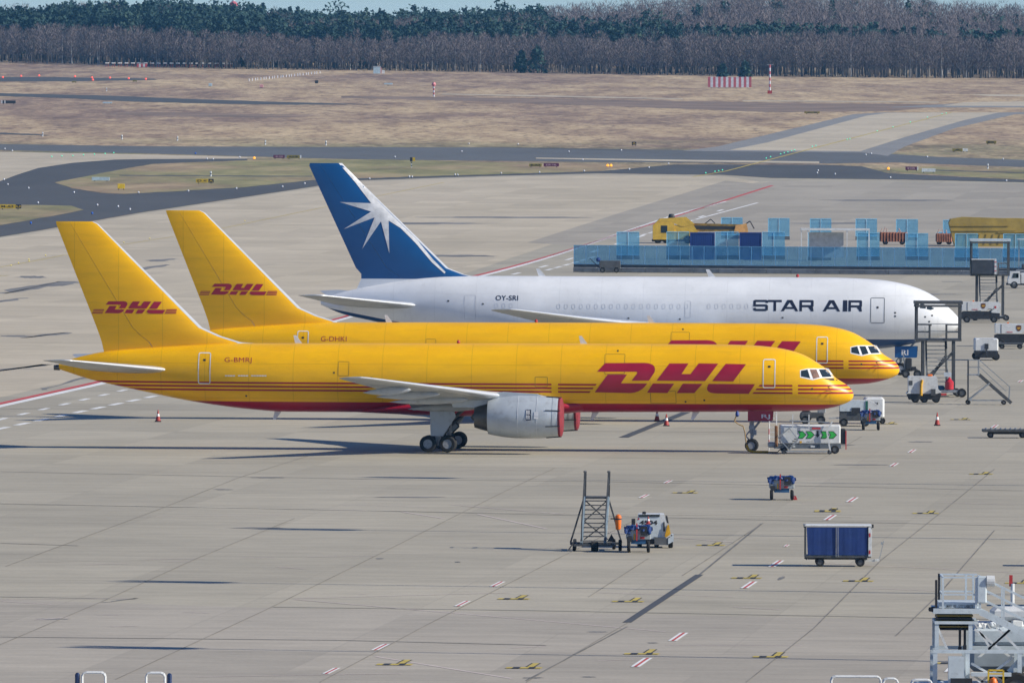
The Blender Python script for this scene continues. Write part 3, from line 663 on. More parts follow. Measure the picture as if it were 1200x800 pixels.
def make_757(label, group, reg, cover, near):
    root = thing('cargo_plane', label, 'cargo plane', (0, 0, 0), 0, group)
    T = [(0, 3.36), (.05, 3.56), (.16, 3.74), (.36, 3.93), (.65, 4.12), (1.0, 4.33), (1.35, 4.66), (1.68, 4.94), (2.24, 5.32), (3.0, 5.73), (3.9, 6.0), (5, 6.17), (6.2, 6.25), (7.6, 6.28), (12, 6.28), (33, 6.22), (37, 6.19), (39.5, 6.06), (41.4, 5.92), (44.1, 5.66), (45.3, 5.42), (46.75, 5.0)]
    B = [(0, 3.36), (.05, 3.17), (.16, 3.04), (.55, 2.84), (1.23, 2.63), (2.13, 2.47), (4.15, 2.38), (7.5, 2.34), (12, 2.3), (30, 2.2), (33.3, 2.2), (35.5, 2.34), (37.4, 2.56), (39.4, 2.87), (41.6, 3.32), (43.9, 3.8), (45, 4.06), (46.75, 4.62)]
    Wd = [(0, 0), (.05, .22), (.16, .4), (.4, .62), (1, .98), (1.7, 1.26), (2.5, 1.47), (3.5, 1.65), (5, 1.8), (7.5, 1.88), (12, 1.88), (33, 1.88), (36, 1.74), (39, 1.42), (42, 1.0), (45, .5), (46.75, .2)]
    fu = Fus(T, B, Wd, 46.75)
    fus = fu.mesh().build('fuselage', M_YEL, root, True, 60)
    MB().lathe([(0, .17), (-.35, .15), (-.36, .001)], (-46.72, 0, 4.72), 'x', 16).build('tail_exhaust', M_METD, root, True)
    # wing to body fairing
    fa = Fus([(0, 2.9), (2, 3.15), (5, 3.2), (9, 3.1), (12, 2.7), (14, 2.35)], [(0, 2.55), (1.5, 2.2), (4, 2.02), (8, 2.0), (11, 2.08), (14, 2.2)], [(0, .3), (1, 1.3), (3, 1.98), (6, 2.1), (9, 2.05), (12, 1.5), (14, .3)], 14)
    o = fa.mesh(48)
    o.v = [(x - 15.2, y, z) for x, y, z in o.v]; o.build('belly_fairing', M_YEL, root, True, 60)
    fin = Fin([(34.6, 0, 5.2, 9.4, .055, 0), (36.0, 0, 6.25, 8.25, .06, 0), (37.15, 0, 6.6, 7.22, .075, 0), (38.3, 0, 7.1, 6.25, .095, 0), (44.45, 0, 13.15, 2.5, .10, 0), (44.75, 0, 13.3, 2.22, .05, 0)])
    loft_foil(fin.secs, .035, .655, 'fin').build('tail_fin', M_YPL, root, True)
    loft_foil(fin.secs, .0, .033, 'fin', 6).build('leading_edge', M_SLAT, root, True)
    loft_foil([s_ for s_ in [tuple(fin.at(5.62))] + list(fin.secs[1:])], .66, 1, 'fin', 8).build('rudder', M_YPL, root, True)
    lt = M_RED
    decal('tail_logo', bm_polys(logo_tail()), fin.y, lt, root, .012, dz=1, dx=.4)
    decal('fuselage_logo', bm_polys(logo_body()), fu.y, lt, root, .009, dz=.08)
    x0, z0 = S1(*((265, 418.3) if near else (265, 418.3))); x1, z1 = S1(*((297, 426) if near else (297, 426)))
    if near: decal('registration_lettering', bm_text(reg, -x0, -x1, z1 + .02, z0 + .0, 0, 1.05), fu.y, lt, root, .009, dz=.08)
    else: decal('registration_lettering', bm_text(reg, -36.85, -35.2, 5.02, 5.34, 0, 1.05), fu.y, lt, root, .009, dz=.08)
    if near: decal('caption_lettering', bm_polys([[S1(266 + i * 3.1, 439), S1(268.6 + i * 3.1, 439), S1(268.6 + i * 3.1, 440.3), S1(266 + i * 3.1, 440.3)] for i in range(16) if i not in (4, 9)]), fu.y, M_FRAME, root, .009)
    # cockpit windows
    k = 8.571; A = lambda pts: [S1(920 + u / k, 400 + v / k) for u, v in pts]
    fr = [A([(166, 288), (240, 272), (300, 272), (340, 274), (440, 276), (500, 368), (385, 368), (292, 388), (168, 360)])]
    gl = [A([(176, 294), (240, 281), (270, 370), (178, 349)]), A([(262, 282), (326, 282), (364, 360), (299, 376)]), A([(350, 283), (428, 285), (478, 358), (388, 358)])]
    for sd_ in (-1, 1):
        decal('window_frame', bm_polys(fr), fu.y, M_FRAME, root, .008, sd_, dz=.05, dx=.06)
        for i, q in enumerate(gl):
            o = decal('cockpit_window', bm_polys([q]), fu.y, M_GLASS if not (near and i == 1) else mat('red lined screen', (.16, .07, .045), .5, 0, .5, 5), root, .018, sd_, dz=.05, dx=.06)
        if near: decal('anti_glare_panel', bm_polys([A([(398, 373), (505, 374), (538, 397), (470, 393)])]), fu.y, M_BLACK, root, .01, sd_, dz=.05, dx=.06)
    # doors
    for (a, b, c, d), mt, wd in (((896.3, 911, 420.5, 454.5), M_FRAME, .055), ((233.7, 248.6, 412.5, 449.5), M_FRAME, .055)):
        s0, zt = S1(a, c); s1, zb = S1(b, d)
        o = decal('door_outline', bm_polys(ring(s1, s0, zb, zt, wd)), fu.y, mt, root, .011, dz=.08, dx=.1)
        decal('door_handle', bm_polys([ring(s0 - .42, s0 - .3, zt - .5, zt - .38, .055, .03)[i] for i in range(4)] + [[(s0 - .45, zt - .38), (s0 - .3, zt - .38), (s0 - .3, zt - .5), (s0 - .45, zt - .5)]]), fu.y, M_BLACK, o, .013)
    L = []
    for a, b, c, d in ((765, 795, 457.5, 472.5), (630, 645, 441, 453), (399, 412, 423, 440), (711, 735, 414.5, 438)):
        s0, zt = S1(a, c); s1, zb = S1(b, d); L += ring(s1, s0, zb, zt, .028, .06)
    decal('panel_lines', bm_polys(L), fu.y, M_LINE, root, .008)
    b_ = []
    for s_, z_ in ((13.7, 5.85), (30.3, 4.5), (28.1, 4.2), (8.6, 3.0), (9.7, 2.9), (35.5, 3.1), (17.0, 2.95), (2.3, 3.7)):
        b_.append([(s_, z_), (s_ + .1, z_), (s_ + .1, z_ + .1), (s_, z_ + .1)])
    decal('ports', bm_polys(b_), fu.y, M_BLACK, root, .01)
    for s_, z_ in ((1.3, 3.95), (1.25, 3.55), (1.55, 3.62)):
        y = -fu.y(s_, z_); mb = MB().tube((-s_, y, z_), (-s_, y - .12, z_), .02).tube((-s_, y - .12, z_), (-s_ + .32, y - .14, z_), .022, 8, .012)
        mb.build('pitot_probe', M_DSTEEL, root)
    for s_, sg in ((15.6, 1), (32.4, 1), (9.0, -1), (33.6, -1), (14.9, -1)):
        t, b, _ = fu.tbw(s_); z = t - .02 if sg > 0 else b + .02
        MB().prism([(-s_, z), (-s_ - .42, z), (-s_ - .52, z + sg * .48), (-s_ - .36, z + sg * .48)], -.015, .015).build('blade_antenna', M_FRAME, root)
    MB().lathe([(0, .001), (.05, .09), (.12, .1), (.2, .06), (.24, .001)], (-23.2, 0, 6.23), 'z', 10).build('beacon_light', M_RSIGN, root, True)
    # wings, tailplanes, engines, gear
    WS = [(16.9, 0.6, 2.72, 9.2, .13, R(2.4)), (17.6, 1.9, 2.86, 8.1, .13, R(2.2)), (20.15, 6.5, 3.34, 5.5, .115, R(1.5)), (23.5, 12.7, 4.03, 3.35, .105, R(.8)), (26.75, 18.7, 4.68, 1.72, .095, 0), (27.15, 19.03, 4.72, 1.25, .05, 0)]
    TS = [(39.75, .5, 4.55, 5.0, .10, 0), (40.4, 1.3, 4.66, 4.7, .10, 0), (45.1, 7.35, 5.30, 1.75, .09, 0), (45.5, 7.6, 5.33, 1.25, .05, 0)]
    for sd_ in (-1, 1):
        wing_parts(root, WS, sd_)
        t_ = [(a, b * sd_, c, d, e, f) for a, b, c, d, e, f in TS]
        loft_foil(t_, .06, .7, 'wing', 8).build('tailplane', M_WING, root, True, 40)
        loft_foil(t_, 0, .058, 'wing', 6).build('leading_edge', M_SLAT, root, True, 40)
        loft_foil(t_, .705, 1, 'wing', 5).build('elevator', M_WING, root, True, 40)
        for x0_, L_, y_, z_ in ((21.2, 4.6, 4.2, 2.80), (21.9, 4.6, 8.2, 3.32), (23.3, 3.7, 11.4, 3.70), (24.7, 2.8, 14.4, 4.02)): canoe(root, x0_, L_, y_ * sd_, z_ - .10, .24, .16)
        y = 6.5 * sd_; x = -16.75; z = 2.16
        na = MB().lathe([(-3.0, .9), (-.9, 1.0), (.06, 1.09), (-.12, 1.13), (-.5, 1.19), (-1.1, 1.235), (-1.9, 1.25), (-2.6, 1.235), (-3.3, 1.17), (-3.95, 1.05), (-4.15, 1.0), (-4.16, .93), (-3.9, .9), (-3.0, .9)], (x, y, z), 'x', 48, nocap=True).build('engine_nacelle', M_NAC, root, True, 50)
        MB().lathe([(-.02, 1.07), (.10, 1.10), (.05, 1.135), (-.16, 1.165), (-.36, 1.185), (-.36, 1.17)], (x, y, z), 'x', 48, nocap=True).build('inlet_lip', M_NAC, na, True, 50)
        for xx in (-1.25, -2.35): MB().lathe([(xx, 1.24), (xx, 1.2525), (xx - .02, 1.2525), (xx - .02, 1.24)], (x, y, z), 'x', 48).build('cowl_seam', M_LINEG, na)
        MB().lathe([(-3.8, .9), (-4.25, .80), (-4.7, .68), (-4.95, .6), (-4.95, .5), (-4.3, .45)], (x, y, z - .03), 'x', 32).build('exhaust_nozzle', M_METD, na, True)
        MB().lathe([(-4.3, .45), (-4.95, .3), (-5.2, .001)], (x, y, z - .03), 'x', 20).build('exhaust_cone', M_METD, na, True)
        MB().prism([(x - .9, z + 1.15), (x - 1.3, z + 1.34), (x - 3.3, z + 1.45), (x - 6.4, z + .98), (x - 6.2, z + .55), (x - 4.0, z + .5), (x - 3.2, z + 1.0)], y - .17, y + .17).build('engine_pylon', M_NAC, root)
        MB().lathe([(-.95, .001), (-.95, 1.0), (-1.0, 1.0)], (x, y, z), 'x', 32).lathe([(-.95, .34), (-.55, .2), (-.4, .001)], (x, y, z), 'x', 16).build('fan', M_METD, na, True)
        if cover:
            cm = MB().lathe([(-.05, 1.15), (.0, 1.17), (.08, 1.16), (.16, 1.06), (.20, .9), (.21, .001)], (x, y, z), 'x', 40)
            cm.build('inlet_cover', M_COVER, root, True)
            for a in (25, 75, 105, 160, 205, 255, 285, 340):
                ca, sa = math.cos(R(a)), math.sin(R(a)); MB().path([(x - .75, y + 1.235 * ca, z + 1.235 * sa), (x - .3, y + 1.2 * ca, z + 1.2 * sa), (x + .1, y + 1.17 * ca, z + 1.17 * sa)], .028, 5).build('cover_strap', M_BLACK, root)
        if sd_ < 0:
            eb = lambda st, zz: -y + math.sqrt(max(0, 1.25 ** 2 - (zz - z) ** 2))
            decal('maker_badge', bm_polys([[(18.62, 2.0), (18.32, 2.0), (18.32, 2.62), (18.62, 2.62)]]), eb, M_NAVY, root, .02)
            for q, zz in enumerate((2.34, 2.06)):
                decal('badge_lettering', bm_text('RR', -18.60, -18.36, zz, zz + .24, .02, .85), eb, M_FRAME, root, .028)
            decal('notice_plate', bm_polys([[(18.15, 2.1), (17.9, 2.1), (17.9, 2.5), (18.15, 2.5)]]), eb, M_LINEG, root, .012)
        dx_ = -24.05
        bogie(root, dx_, 3.66 * sd_, .49, .86, 1.14, 2.75, [(dx_ - .42, .95), (dx_ + .3, .95), (dx_ + 1.05, 2.1), (dx_ + .85, 2.75), (dx_ - .48, 2.75)])
    nose_gear(root, -5.95, .39, 2.5)
    for a, b in ((-.62, -.57), (.57, .62)): MB().prism([(-6.15, 1.83), (-4.75, 1.83), (-4.7, 2.42), (-6.15, 2.42)], a, b).build('nose_gear_door', M_RED, root)
    flat_text('door_lettering', reg[-2:], root, M_FRAME, -5.35, -4.85, 1.93, 2.22, -.625, .01)
    return root, fu
def make_767():
    root = thing('cargo_plane', 'large white jet with blue belly and a white starburst on its blue fin', 'cargo plane')
    T = [(0, 3.9), (.05, 4.15), (.18, 4.38), (.43, 4.66), (.98, 5.16), (1.8, 5.78), (2.75, 6.3), (4.1, 6.74), (5.8, 7.03), (7.1, 7.12), (10, 7.2), (34, 7.2), (38, 7.15), (40, 7.0), (42, 6.7), (44.7, 6.2), (46.5, 5.75), (47.4, 5.4)]
    B = [(0, 3.9), (.05, 3.68), (.25, 3.42), (.95, 3.03), (2, 2.65), (3.3, 2.37), (4.6, 2.12), (5.7, 1.98), (8, 1.85), (33, 1.85), (36, 2.2), (39, 2.85), (41.5, 3.35), (43.7, 3.85), (45.7, 4.3), (46.5, 4.6), (47.4, 5.0)]
    Wd = [(0, 0), (.05, .25), (.2, .5), (.6, .95), (1.3, 1.4), (2.4, 1.85), (4, 2.2), (6, 2.42), (8.5, 2.515), (12, 2.515), (32, 2.515), (36, 2.2), (40, 1.6), (44, .9), (46.5, .35), (47.4, .15)]
    fu = Fus(T, B, Wd, 47.4); fu.mesh().build('fuselage', M_WHT, root, True, 60)
    S3 = lambda x, y: ((1124.5 - x) / 15.82, (440 + .0055 * (x - 1055) - y) / 15.85)
    fin = Fin([(34.0, 0, 5.6, 11.0, .05, 0), (35.2, 0, 6.95, 9.2, .06, 0), (36.7, 0, 7.3, 7.7, .08, 0), (37.9, 0, 7.75, 6.9, .095, 0), (45.7, 0, 15.3, 2.6, .10, 0), (46.05, 0, 15.5, 2.2, .05, 0)])
    lo = [s_ for s_ in fin.secs if s_[2] <= 6.95]; hi = [s_ for s_ in fin.secs if s_[2] >= 6.95]
    loft_foil(hi, .03, .66, 'fin').build('tail_fin', M_BLU, root, True)
    loft_foil(hi, .0, .028, 'fin', 6).build('leading_edge', M_SLAT, root, True)
    loft_foil(hi, .664, 1, 'fin', 8).build('rudder', M_BLU, root, True)
    loft_foil([tuple(fin.at(6.1)), lo[-1]], .0, 1, 'fin', 8).build('fin_root', M_WHT, root, True)
    k = 4.704; A = lambda pts: [S3(370 + u / k, 180 + v / k) for u, v in pts]
    inner = [(300, 272), (125, 265), (300, 318), (148, 415), (320, 350), (250, 525), (355, 372), (402, 548), (397, 368)]
    # white band along the leading edge that swells into the star
    bandL = [(118, 50), (210, 155)] + inner + [(462, 408), (545, 490), (638, 599), (708, 661)]
    outer = [(137, 50), (243, 158), (336, 258), (407, 330), (478, 400), (556, 476), (646, 585), (714, 652)]
    decal('starburst_emblem', bm_polys([A(bandL) + list(reversed(A(outer)))]), fin.y, M_FRAME, root, .014, dz=.5, dx=.5)
    # lettering
    x0, z1 = S3(885, 350.8); x1, z0 = S3(1012, 364.6)
    z0 += .0; xs_ = -x0; xe = -x1; wd = xe - xs_
    pos = [('S', 0, .135), ('T', .135, .262), ('A', .255, .415), ('R', .425, .555), ('A', .64, .80), ('I', .825, .865), ('R', .875, 1.0)]
    bmj = bmesh.new()
    STK = {'S': None}
    def letter(ch, a, b):
        x_0, x_1 = xs_ + a * wd, xs_ + b * wd; h = z1 - z0; t = h * .2; w_ = x_1 - x_0
        P = lambda q: [(-(x_0 + u * w_), z0 + v * h) for u, v in q]
        tv = t / h; tu = t / w_ * 1.15
        if ch == 'S': return [P([(.12, 0), (.88, 0), (1, .1), (1, tv), (0, tv), (0, .1)]), P([(1 - tu, tv), (1, tv), (1, .5), (1 - tu, .5 - tv / 2)]), P([(0, .5 - tv / 2 + .0), (1 - tu, .5 - tv / 2), (1, .5), (.9, .5 + tv / 2), (0 + .1, .5 + tv / 2), (0, .5)]), P([(0, .5), (.1, .5 + tv / 2), (tu, .5 + tv / 2), (tu, 1 - tv), (0, 1 - tv)]), P([(0, 1 - tv), (1, 1 - tv), (1, .92), (.9, 1), (.1, 1), (0, .92)]), P([(0, tv), (tu, tv), (tu, .28), (0, .28)]), P([(1 - tu, .72), (1, .72), (1, 1 - tv), (1 - tu, 1 - tv)])]
        if ch == 'T': return [P([(0, 1 - tv), (1, 1 - tv), (1, 1), (0, 1)]), P([(.5 - tu / 2, 0), (.5 + tu / 2, 0), (.5 + tu / 2, 1 - tv), (.5 - tu / 2, 1 - tv)])]
        if ch == 'A': return [P([(0, 0), (tu * 1.1, 0), (.5 + tu * .1, 1 - tv), (.62, 1), (.36, 1)]), P([(1, 0), (.64, 1), (.5, 1), (.5 - tu * .1, 1 - tv * 1.0), (1 - tu * 1.1, 0)]), P([(.22, .2), (.78, .2), (.72, .2 + tv * .9), (.28, .2 + tv * .9)])]
        if ch == 'R': return [P([(0, 0), (tu, 0), (tu, 1), (0, 1)]), P([(tu, 1 - tv), (1, 1 - tv), (1, .92), (.93, 1), (tu, 1)]), P([(1 - tu, .36 + tv), (1, .36 + tv), (1, 1 - tv), (1 - tu, 1 - tv)]), P([(tu, .36), (.93, .36), (1, .44), (1, .36 + tv), (tu, .36 + tv)]), P([(.62, .36), (1 - tu * .9, 0), (1, 0), (.96, .36)])]
        return [P([(0, 0), (1, 0), (1, 1), (0, 1)])]
    polys = []
    for ch, a, b in pos: polys += letter(ch, a, b)
    bmj.free()
    decal('airline_lettering', bm_polys(polys), fu.y, M_NAVY, root, .012, dz=.1)
    x0, z1 = S3(583, 345.5); x1, z0 = S3(609.5, 351.5)
    decal('registration_lettering', bm_text('OY-SRI', -x0, -x1, z0, z1, .015, 1.05), fu.y, M_NAVY, root, .012)
    for a, b, c, d in ((1021.8, 1038.4, 348.3, 378.3),):
        s0, zt = S3(a, c); s1, zb = S3(b, d); o = decal('door_outline', bm_polys(ring(s1, s0, zb, zt, .05, .1)), fu.y, mat('grey door line', (.16, .17, .18), .6), root, .011)
        decal('door_handle', bm_polys([[(s0 - .45, zt - .65), (s0 - .6, zt - .65), (s0 - .6, zt - .8), (s0 - .45, zt - .8)]]), fu.y, M_BLACK, o, .013)
    L = []
    for i in range(27):
        px = 655 + i * 8.8
        if 17 < i < 20: continue
        s0, zt = S3(px, 355.6); s1, zb = S3(px + 4, 361.5)
        if s0 > 14.6: L += ring(s1, s0, zb, zt, .03, .1, 3)
    for i in range(3):
        s0, zt = S3(582 + i * 8.6, 354.8); s1, zb = S3(586 + i * 8.6, 360.5); L += ring(s1, s0, zb, zt, .03, .1, 3)
    for a, b, c, d in ((546, 559.5, 345, 374), (900, 938, 377.4, 396), (805, 812, 352, 372), (534, 568, 341, 341.6)):
        s0, zt = S3(a, c); s1, zb = S3(b, d)
        if zt - zb > .2: L += ring(s1, s0, zb, zt, .035, .1)
    decal('panel_lines', bm_polys(L), fu.y, M_LINEG, root, .009)
    b_ = [[(s_, z_), (s_ + .14, z_), (s_ + .14, z_ + .12), (s_, z_ + .12)] for s_, z_ in ((4.6, 4.6), (4.6, 4.35), (35.1, 5.1), (12.9, 4.2), (20.5, 4.05), (24.3, 4.1), (37.7, 5.3), (2.1, 3.95), (2.0, 3.7), (1.9, 4.4), (2.4, 4.3))]
    decal('ports', bm_polys(b_), fu.y, M_DSTEEL, root, .011)
    for sd_ in (-1, 1):
        for q in ([(1.95, 5.28), (1.5, 5.1), (2.0, 4.85), (2.5, 5.0), (2.45, 5.55)], [(2.6, 5.6), (2.6, 5.05), (3.3, 5.15), (3.25, 5.85)], [(3.4, 5.88), (3.42, 5.2), (4.0, 5.4), (3.95, 5.9)]):
            q = [(1.75 + (a - 1.5) * .62, 4.86 + (b - 4.85) * .5) for a, b in q]
            decal('cockpit_window', bm_polys([q]), fu.y, M_GLASS, root, .012, sd_, dz=.06, dx=.08)
    WS = [(16.2, 1.0, 2.85, 11.2, .14, R(2.4)), (17.4, 2.5, 3.02, 9.8, .13, R(2.2)), (21.6, 8.2, 3.65, 6.6, .115, R(1.4)), (26.3, 15.4, 4.35, 4.2, .105, R(.7)), (31.0, 23.3, 5.15, 2.0, .095, 0), (31.5, 23.8, 5.2, 1.4, .05, 0)]
    TS = [(39.5, .6, 4.95, 6.2, .10, 0), (40.2, 1.5, 5.02, 5.9, .10, 0), (46.3, 9.1, 5.85, 2.0, .09, 0), (46.8, 9.35, 5.87, 1.4, .05, 0)]
    for sd_ in (-1, 1):
        wing_parts(root, WS, sd_)
        t_ = [(a, b * sd_, c, d, e, f) for a, b, c, d, e, f in TS]
        loft_foil(t_, .06, .7, 'wing', 8).build('tailplane', M_WING, root, True, 40)
        loft_foil(t_, 0, .058, 'wing', 6).build('leading_edge', M_SLAT, root, True, 40)
        loft_foil(t_, .705, 1, 'wing', 5).build('elevator', M_WING, root, True, 40)
        y = 7.9 * sd_; x = -17.6; z = 2.2
        na = MB().lathe([(.0, 1.25), (-.1, 1.32), (-.6, 1.42), (-1.6, 1.5), (-2.8, 1.45), (-3.9, 1.28), (-4.3, 1.18), (-4.3, 1.05)], (x, y, z), 'x', 40, nocap=True).build('engine_nacelle', M_NAC, root, True, 50)
        MB().lathe([(-4.2, .8), (-5.2, .62), (-5.6, .5), (-5.6, .3)], (x, y, z), 'x', 28).build('exhaust_nozzle', M_METD, na, True)
        MB().prism([(x - 1, z + 1.4), (x - 1.6, z + 1.6), (x - 6.8, z + 1.5), (x - 6.2, z + .7), (x - 4, z + .8)], y - .2, y + .2).build('engine_pylon', M_NAC, root)
        bogie(root, -25.7, 4.65 * sd_, .56, 1.14, 1.42, 2.9, [(-26.2, 1.1), (-25.3, 1.1), (-24.7, 2.2), (-24.7, 2.9), (-26.3, 2.9)])
    nose_gear(root, -4.35, .47, 2.4, .6)
    for a, b in ((-.7, -.64), (.64, .7)): MB().prism([(-4.75, 1.32), (-3.15, 1.32), (-3.1, 2.15), (-4.75, 2.15)], a, b).build('nose_gear_door', M_BLU, root)
    flat_text('door_lettering', 'RI', root, M_FRAME, -4.25, -3.75, 1.5, 1.9, -.705, .015)
    for s_, sg in ((30.7, 1), (18.1, 1)):
        t, b, _ = fu.tbw(s_); MB().prism([(-s_, t), (-s_ - .5, t), (-s_ - .7, t + .55), (-s_ - .45, t + .55)], -.02, .02).build('blade_antenna', M_FRAME, root)
    MB().lathe([(0, .001), (.05, .11), (.14, .12), (.22, .07), (.26, .001)], (-12.0, 0, 7.19), 'z', 10).build('beacon_light', M_RSIGN, root, True)
    return root
def place_nose(o, px, Y, psi):
    o.location = ((px - 600) * Y / F, Y, L0 + .01); o.rotation_euler = (0, 0, -R(psi))
PSI = 4.5
p1_, fu757 = make_757('yellow cargo jet in front with crimson belly and red covers on its engine inlets', 'yellow cargo jets parked side by side', 'G-BMRJ', True, True)
place_nose(p1_, 1000.5, 673.7, PSI)
p2_, _ = make_757('second yellow cargo jet, parked between the nearest yellow jet and the white jet', 'yellow cargo jets parked side by side', 'G-DHKI', False, False)
place_nose(p2_, 1054.3, 733.1, PSI)
p3_ = make_767(); place_nose(p3_, 1124.5, 851.4, 4.2)
# ---------------------------------------------------------------- ground equipment
def ground(px, py): p = at(px, py); p.z += L0 + .008; return p
def sc(px, py): return F / at(px, py).y
def flatloc(px, py): p = ground(px, py); return (p.x, p.y, p.z)
# ---- noise screens of blue mesh on concrete blocks
def screen_mat():
    m, t, b = base('blue translucent screen', .45)
    b.inputs['Base Color'].default_value = (.10, .34, .60, 1)
    oc = coords(t); n = noise(t, oc, 1.1, 5, .6)
    t.links.new(ramp(t, n, [(.3, (.12, .38, .56)), (.7, (.26, .56, .74))]), b.inputs['Base Color'])
    tr = t.nodes.new('ShaderNodeBsdfTransparent'); tr.inputs[0].default_value = (.66, .86, .97, 1)
    mx = t.nodes.new('ShaderNodeMixShader'); mx.inputs[0].default_value = .33
    out = [n for n in t.nodes if n.type == 'OUTPUT_MATERIAL'][0]
    t.links.new(tr.outputs[0], mx.inputs[1]); t.links.new(b.outputs[0], mx.inputs[2]); t.links.new(mx.outputs[0], out.inputs[0]); return m
M_SCR = screen_mat(); M_SFR = mat('pale blue screen frame', (.28, .60, .80), .5, 0, .15, 1)
M_CBASE = mat('weathered concrete blocks', (.30, .30, .285), .85, 0, .3, .5, dirt=(.14, .14, .135)); M_CDARK = mat('dark concrete', (.10, .10, .10), .85, 0, .3, .6)  # second tone is a darker concrete for the upper course and screen feet
def panel_at(par, xc, wd, z0, z1, y=0.0):
    p = MB().box((xc, y, (z0 + z1) / 2), (wd - .06, .03, z1 - z0 - .06)).build('screen_panel', M_SCR, par)
    f = MB()
    f.box((xc - wd / 2 + .03, y - .045, (z0 + z1) / 2), (.06, .05, z1 - z0)).box((xc, y - .045, z1 - .03), (wd - .125, .05, .06)).box((xc, y - .045, z0 + .03), (wd - .125, .05, .06))
    f.build('panel_frame', M_SFR, p); return p
a0 = ground(672, 318.9); a1 = ground(1240, 324.5)
s_ = F / a0.y; Lf = (Vector((a1.x, a1.y)) - Vector((a0.x, a0.y))).length; ang = math.atan2(a1.y - a0.y, a1.x - a0.x)
fence = thing('screen_wall', 'long low wall of blue see-through screen panels standing on concrete blocks', 'screen wall', a0, ang)
zb = .86; zt = zb + 2.15; n = int(Lf / 1.37)
nb = int(Lf / 2.8)
for i in range(nb):
    MB().box((1.4 + i * 2.8, .2, .27), (2.78, .75, .54), bev=.04).build('concrete_block', M_CBASE, fence)
MB().box((Lf / 2, .32, .70), (Lf, .5, .32)).build('upper_course', M_CDARK, fence)
for i in range(n): panel_at(fence, .7 + i * 1.37, 1.37, zb, zt, .1)
def screen_group(label, x0, x1, ytop, ybot, group='free standing blue screens behind the long wall', foot=None, per=1.37):
    g0 = ground(x0, ybot); s = F / g0.y; wd = (x1 - x0) / s; h = (ybot - ytop) / s; k = max(1, round(wd / per)); t = thing('blue_screen', label, 'screen', g0, 0, group)
    for i in range(k): panel_at(t, wd * (i + .5) / k, wd / k, .45, h)
    MB().box((wd / 2, .1, .225), (wd, .5, .45)).build('screen_foot', M_CDARK, t); return t
screen_group('short two-panel blue screen at the left end behind the long wall', 722.5, 749.5, 271.8, 304)
screen_group('two-panel blue screen just left of the first navy container', 781, 808, 271.6, 304)
screen_group('two-panel blue screen between the two navy containers', 838, 866, 271.8, 304)
screen_group('blue screen pair right of the second navy container', 893, 920, 272, 304)
screen_group('rearmost blue screen poking up behind the yellow boom', 845, 870.5, 255, 280)
screen_group('tall rear blue screen on a dark foot right of the yellow boom', 900, 925.5, 255.8, 281)
screen_group('rear blue screen above the left end of the white framed shelter', 949, 974.5, 256.2, 281.5)
screen_group('rear blue screen above the right end of the white framed shelter', 1002.5, 1028, 256.4, 281.5)
screen_group('rear blue screen between the two rusty brown machines', 1050, 1076, 257, 282)
screen_group('rear blue screen partly hidden by the ochre tarpaulin', 1105, 1118, 257.8, 283)
screen_group('blue screen pair inside the white framed shelter at its left', 947, 974, 272.6, 305)
screen_group('blue screen pair inside the white framed shelter at its right', 1004, 1031, 272.6, 305)
screen_group('blue screen pair in front of the rusty brown machine', 1061, 1088, 273.5, 305)
screen_group('blue screen pair in front of the ochre tarpaulin', 1119, 1146.5, 273.8, 306)
screen_group('blue screen pair at the far right before the ochre tarpaulin', 1175.5, 1204, 274.2, 306)
def container(label, x0, x1, yt, yb):
    g0 = ground(x0, yb); s = F / g0.y; wd = (x1 - x0) / s; h = (yb - yt) / s; t = thing('container', label, 'container', g0, 0, 'navy containers behind the wall')
    mb = MB(); k = int(wd / .26); 
    for i in range(k): mb.box((wd * (i + .5) / k, .03, h / 2), (wd / k * .55, .05, h - .3))
    MB().box((wd / 2, 1.0, h / 2), (wd - .1, 1.9, h - .1)).build('container_body', M_CBLUE, t)
    mb.build('wall_ribs', M_CBLUE, t); MB().box((wd / 2, .0, h - .07), (wd, .1, .14)).box((wd / 2, 0, .08), (wd, .1, .16)).box((.05, 0, h / 2), (.1, .1, h - .32)).box((wd - .05, 0, h / 2), (.1, .1, h - .32)).build('container_frame', M_CBLUE, t)
container('left navy ribbed container behind the blue screens', 808.5, 837.5, 272.5, 304.5); container('right navy ribbed container behind the blue screens', 866.5, 892.5, 272.5, 304.5)
# white framed shelter
g0 = ground(938, 306); s = F / g0.y; wd = 81 / s; h = 37 / s
sh = thing('shelter', 'flat-roofed shelter with white frame behind the blue wall', 'shelter', g0)
MB().box((wd / 2, .9, h), (wd, 2.4, .22)).build('roof', M_WPNT, sh)
for i in (0.0, .09, .66, .98):
    MB().box((i * wd + .1, -.15, h / 2 - .06), (.12, .12, h - .13)).build('post', M_WPNT, sh)
MB().box((wd * .38, 1.9, h * .5), (wd * .5, .06, h * .8)).build('back_panel', mat('pale clouded panel', (.46, .48, .50), .6), sh)
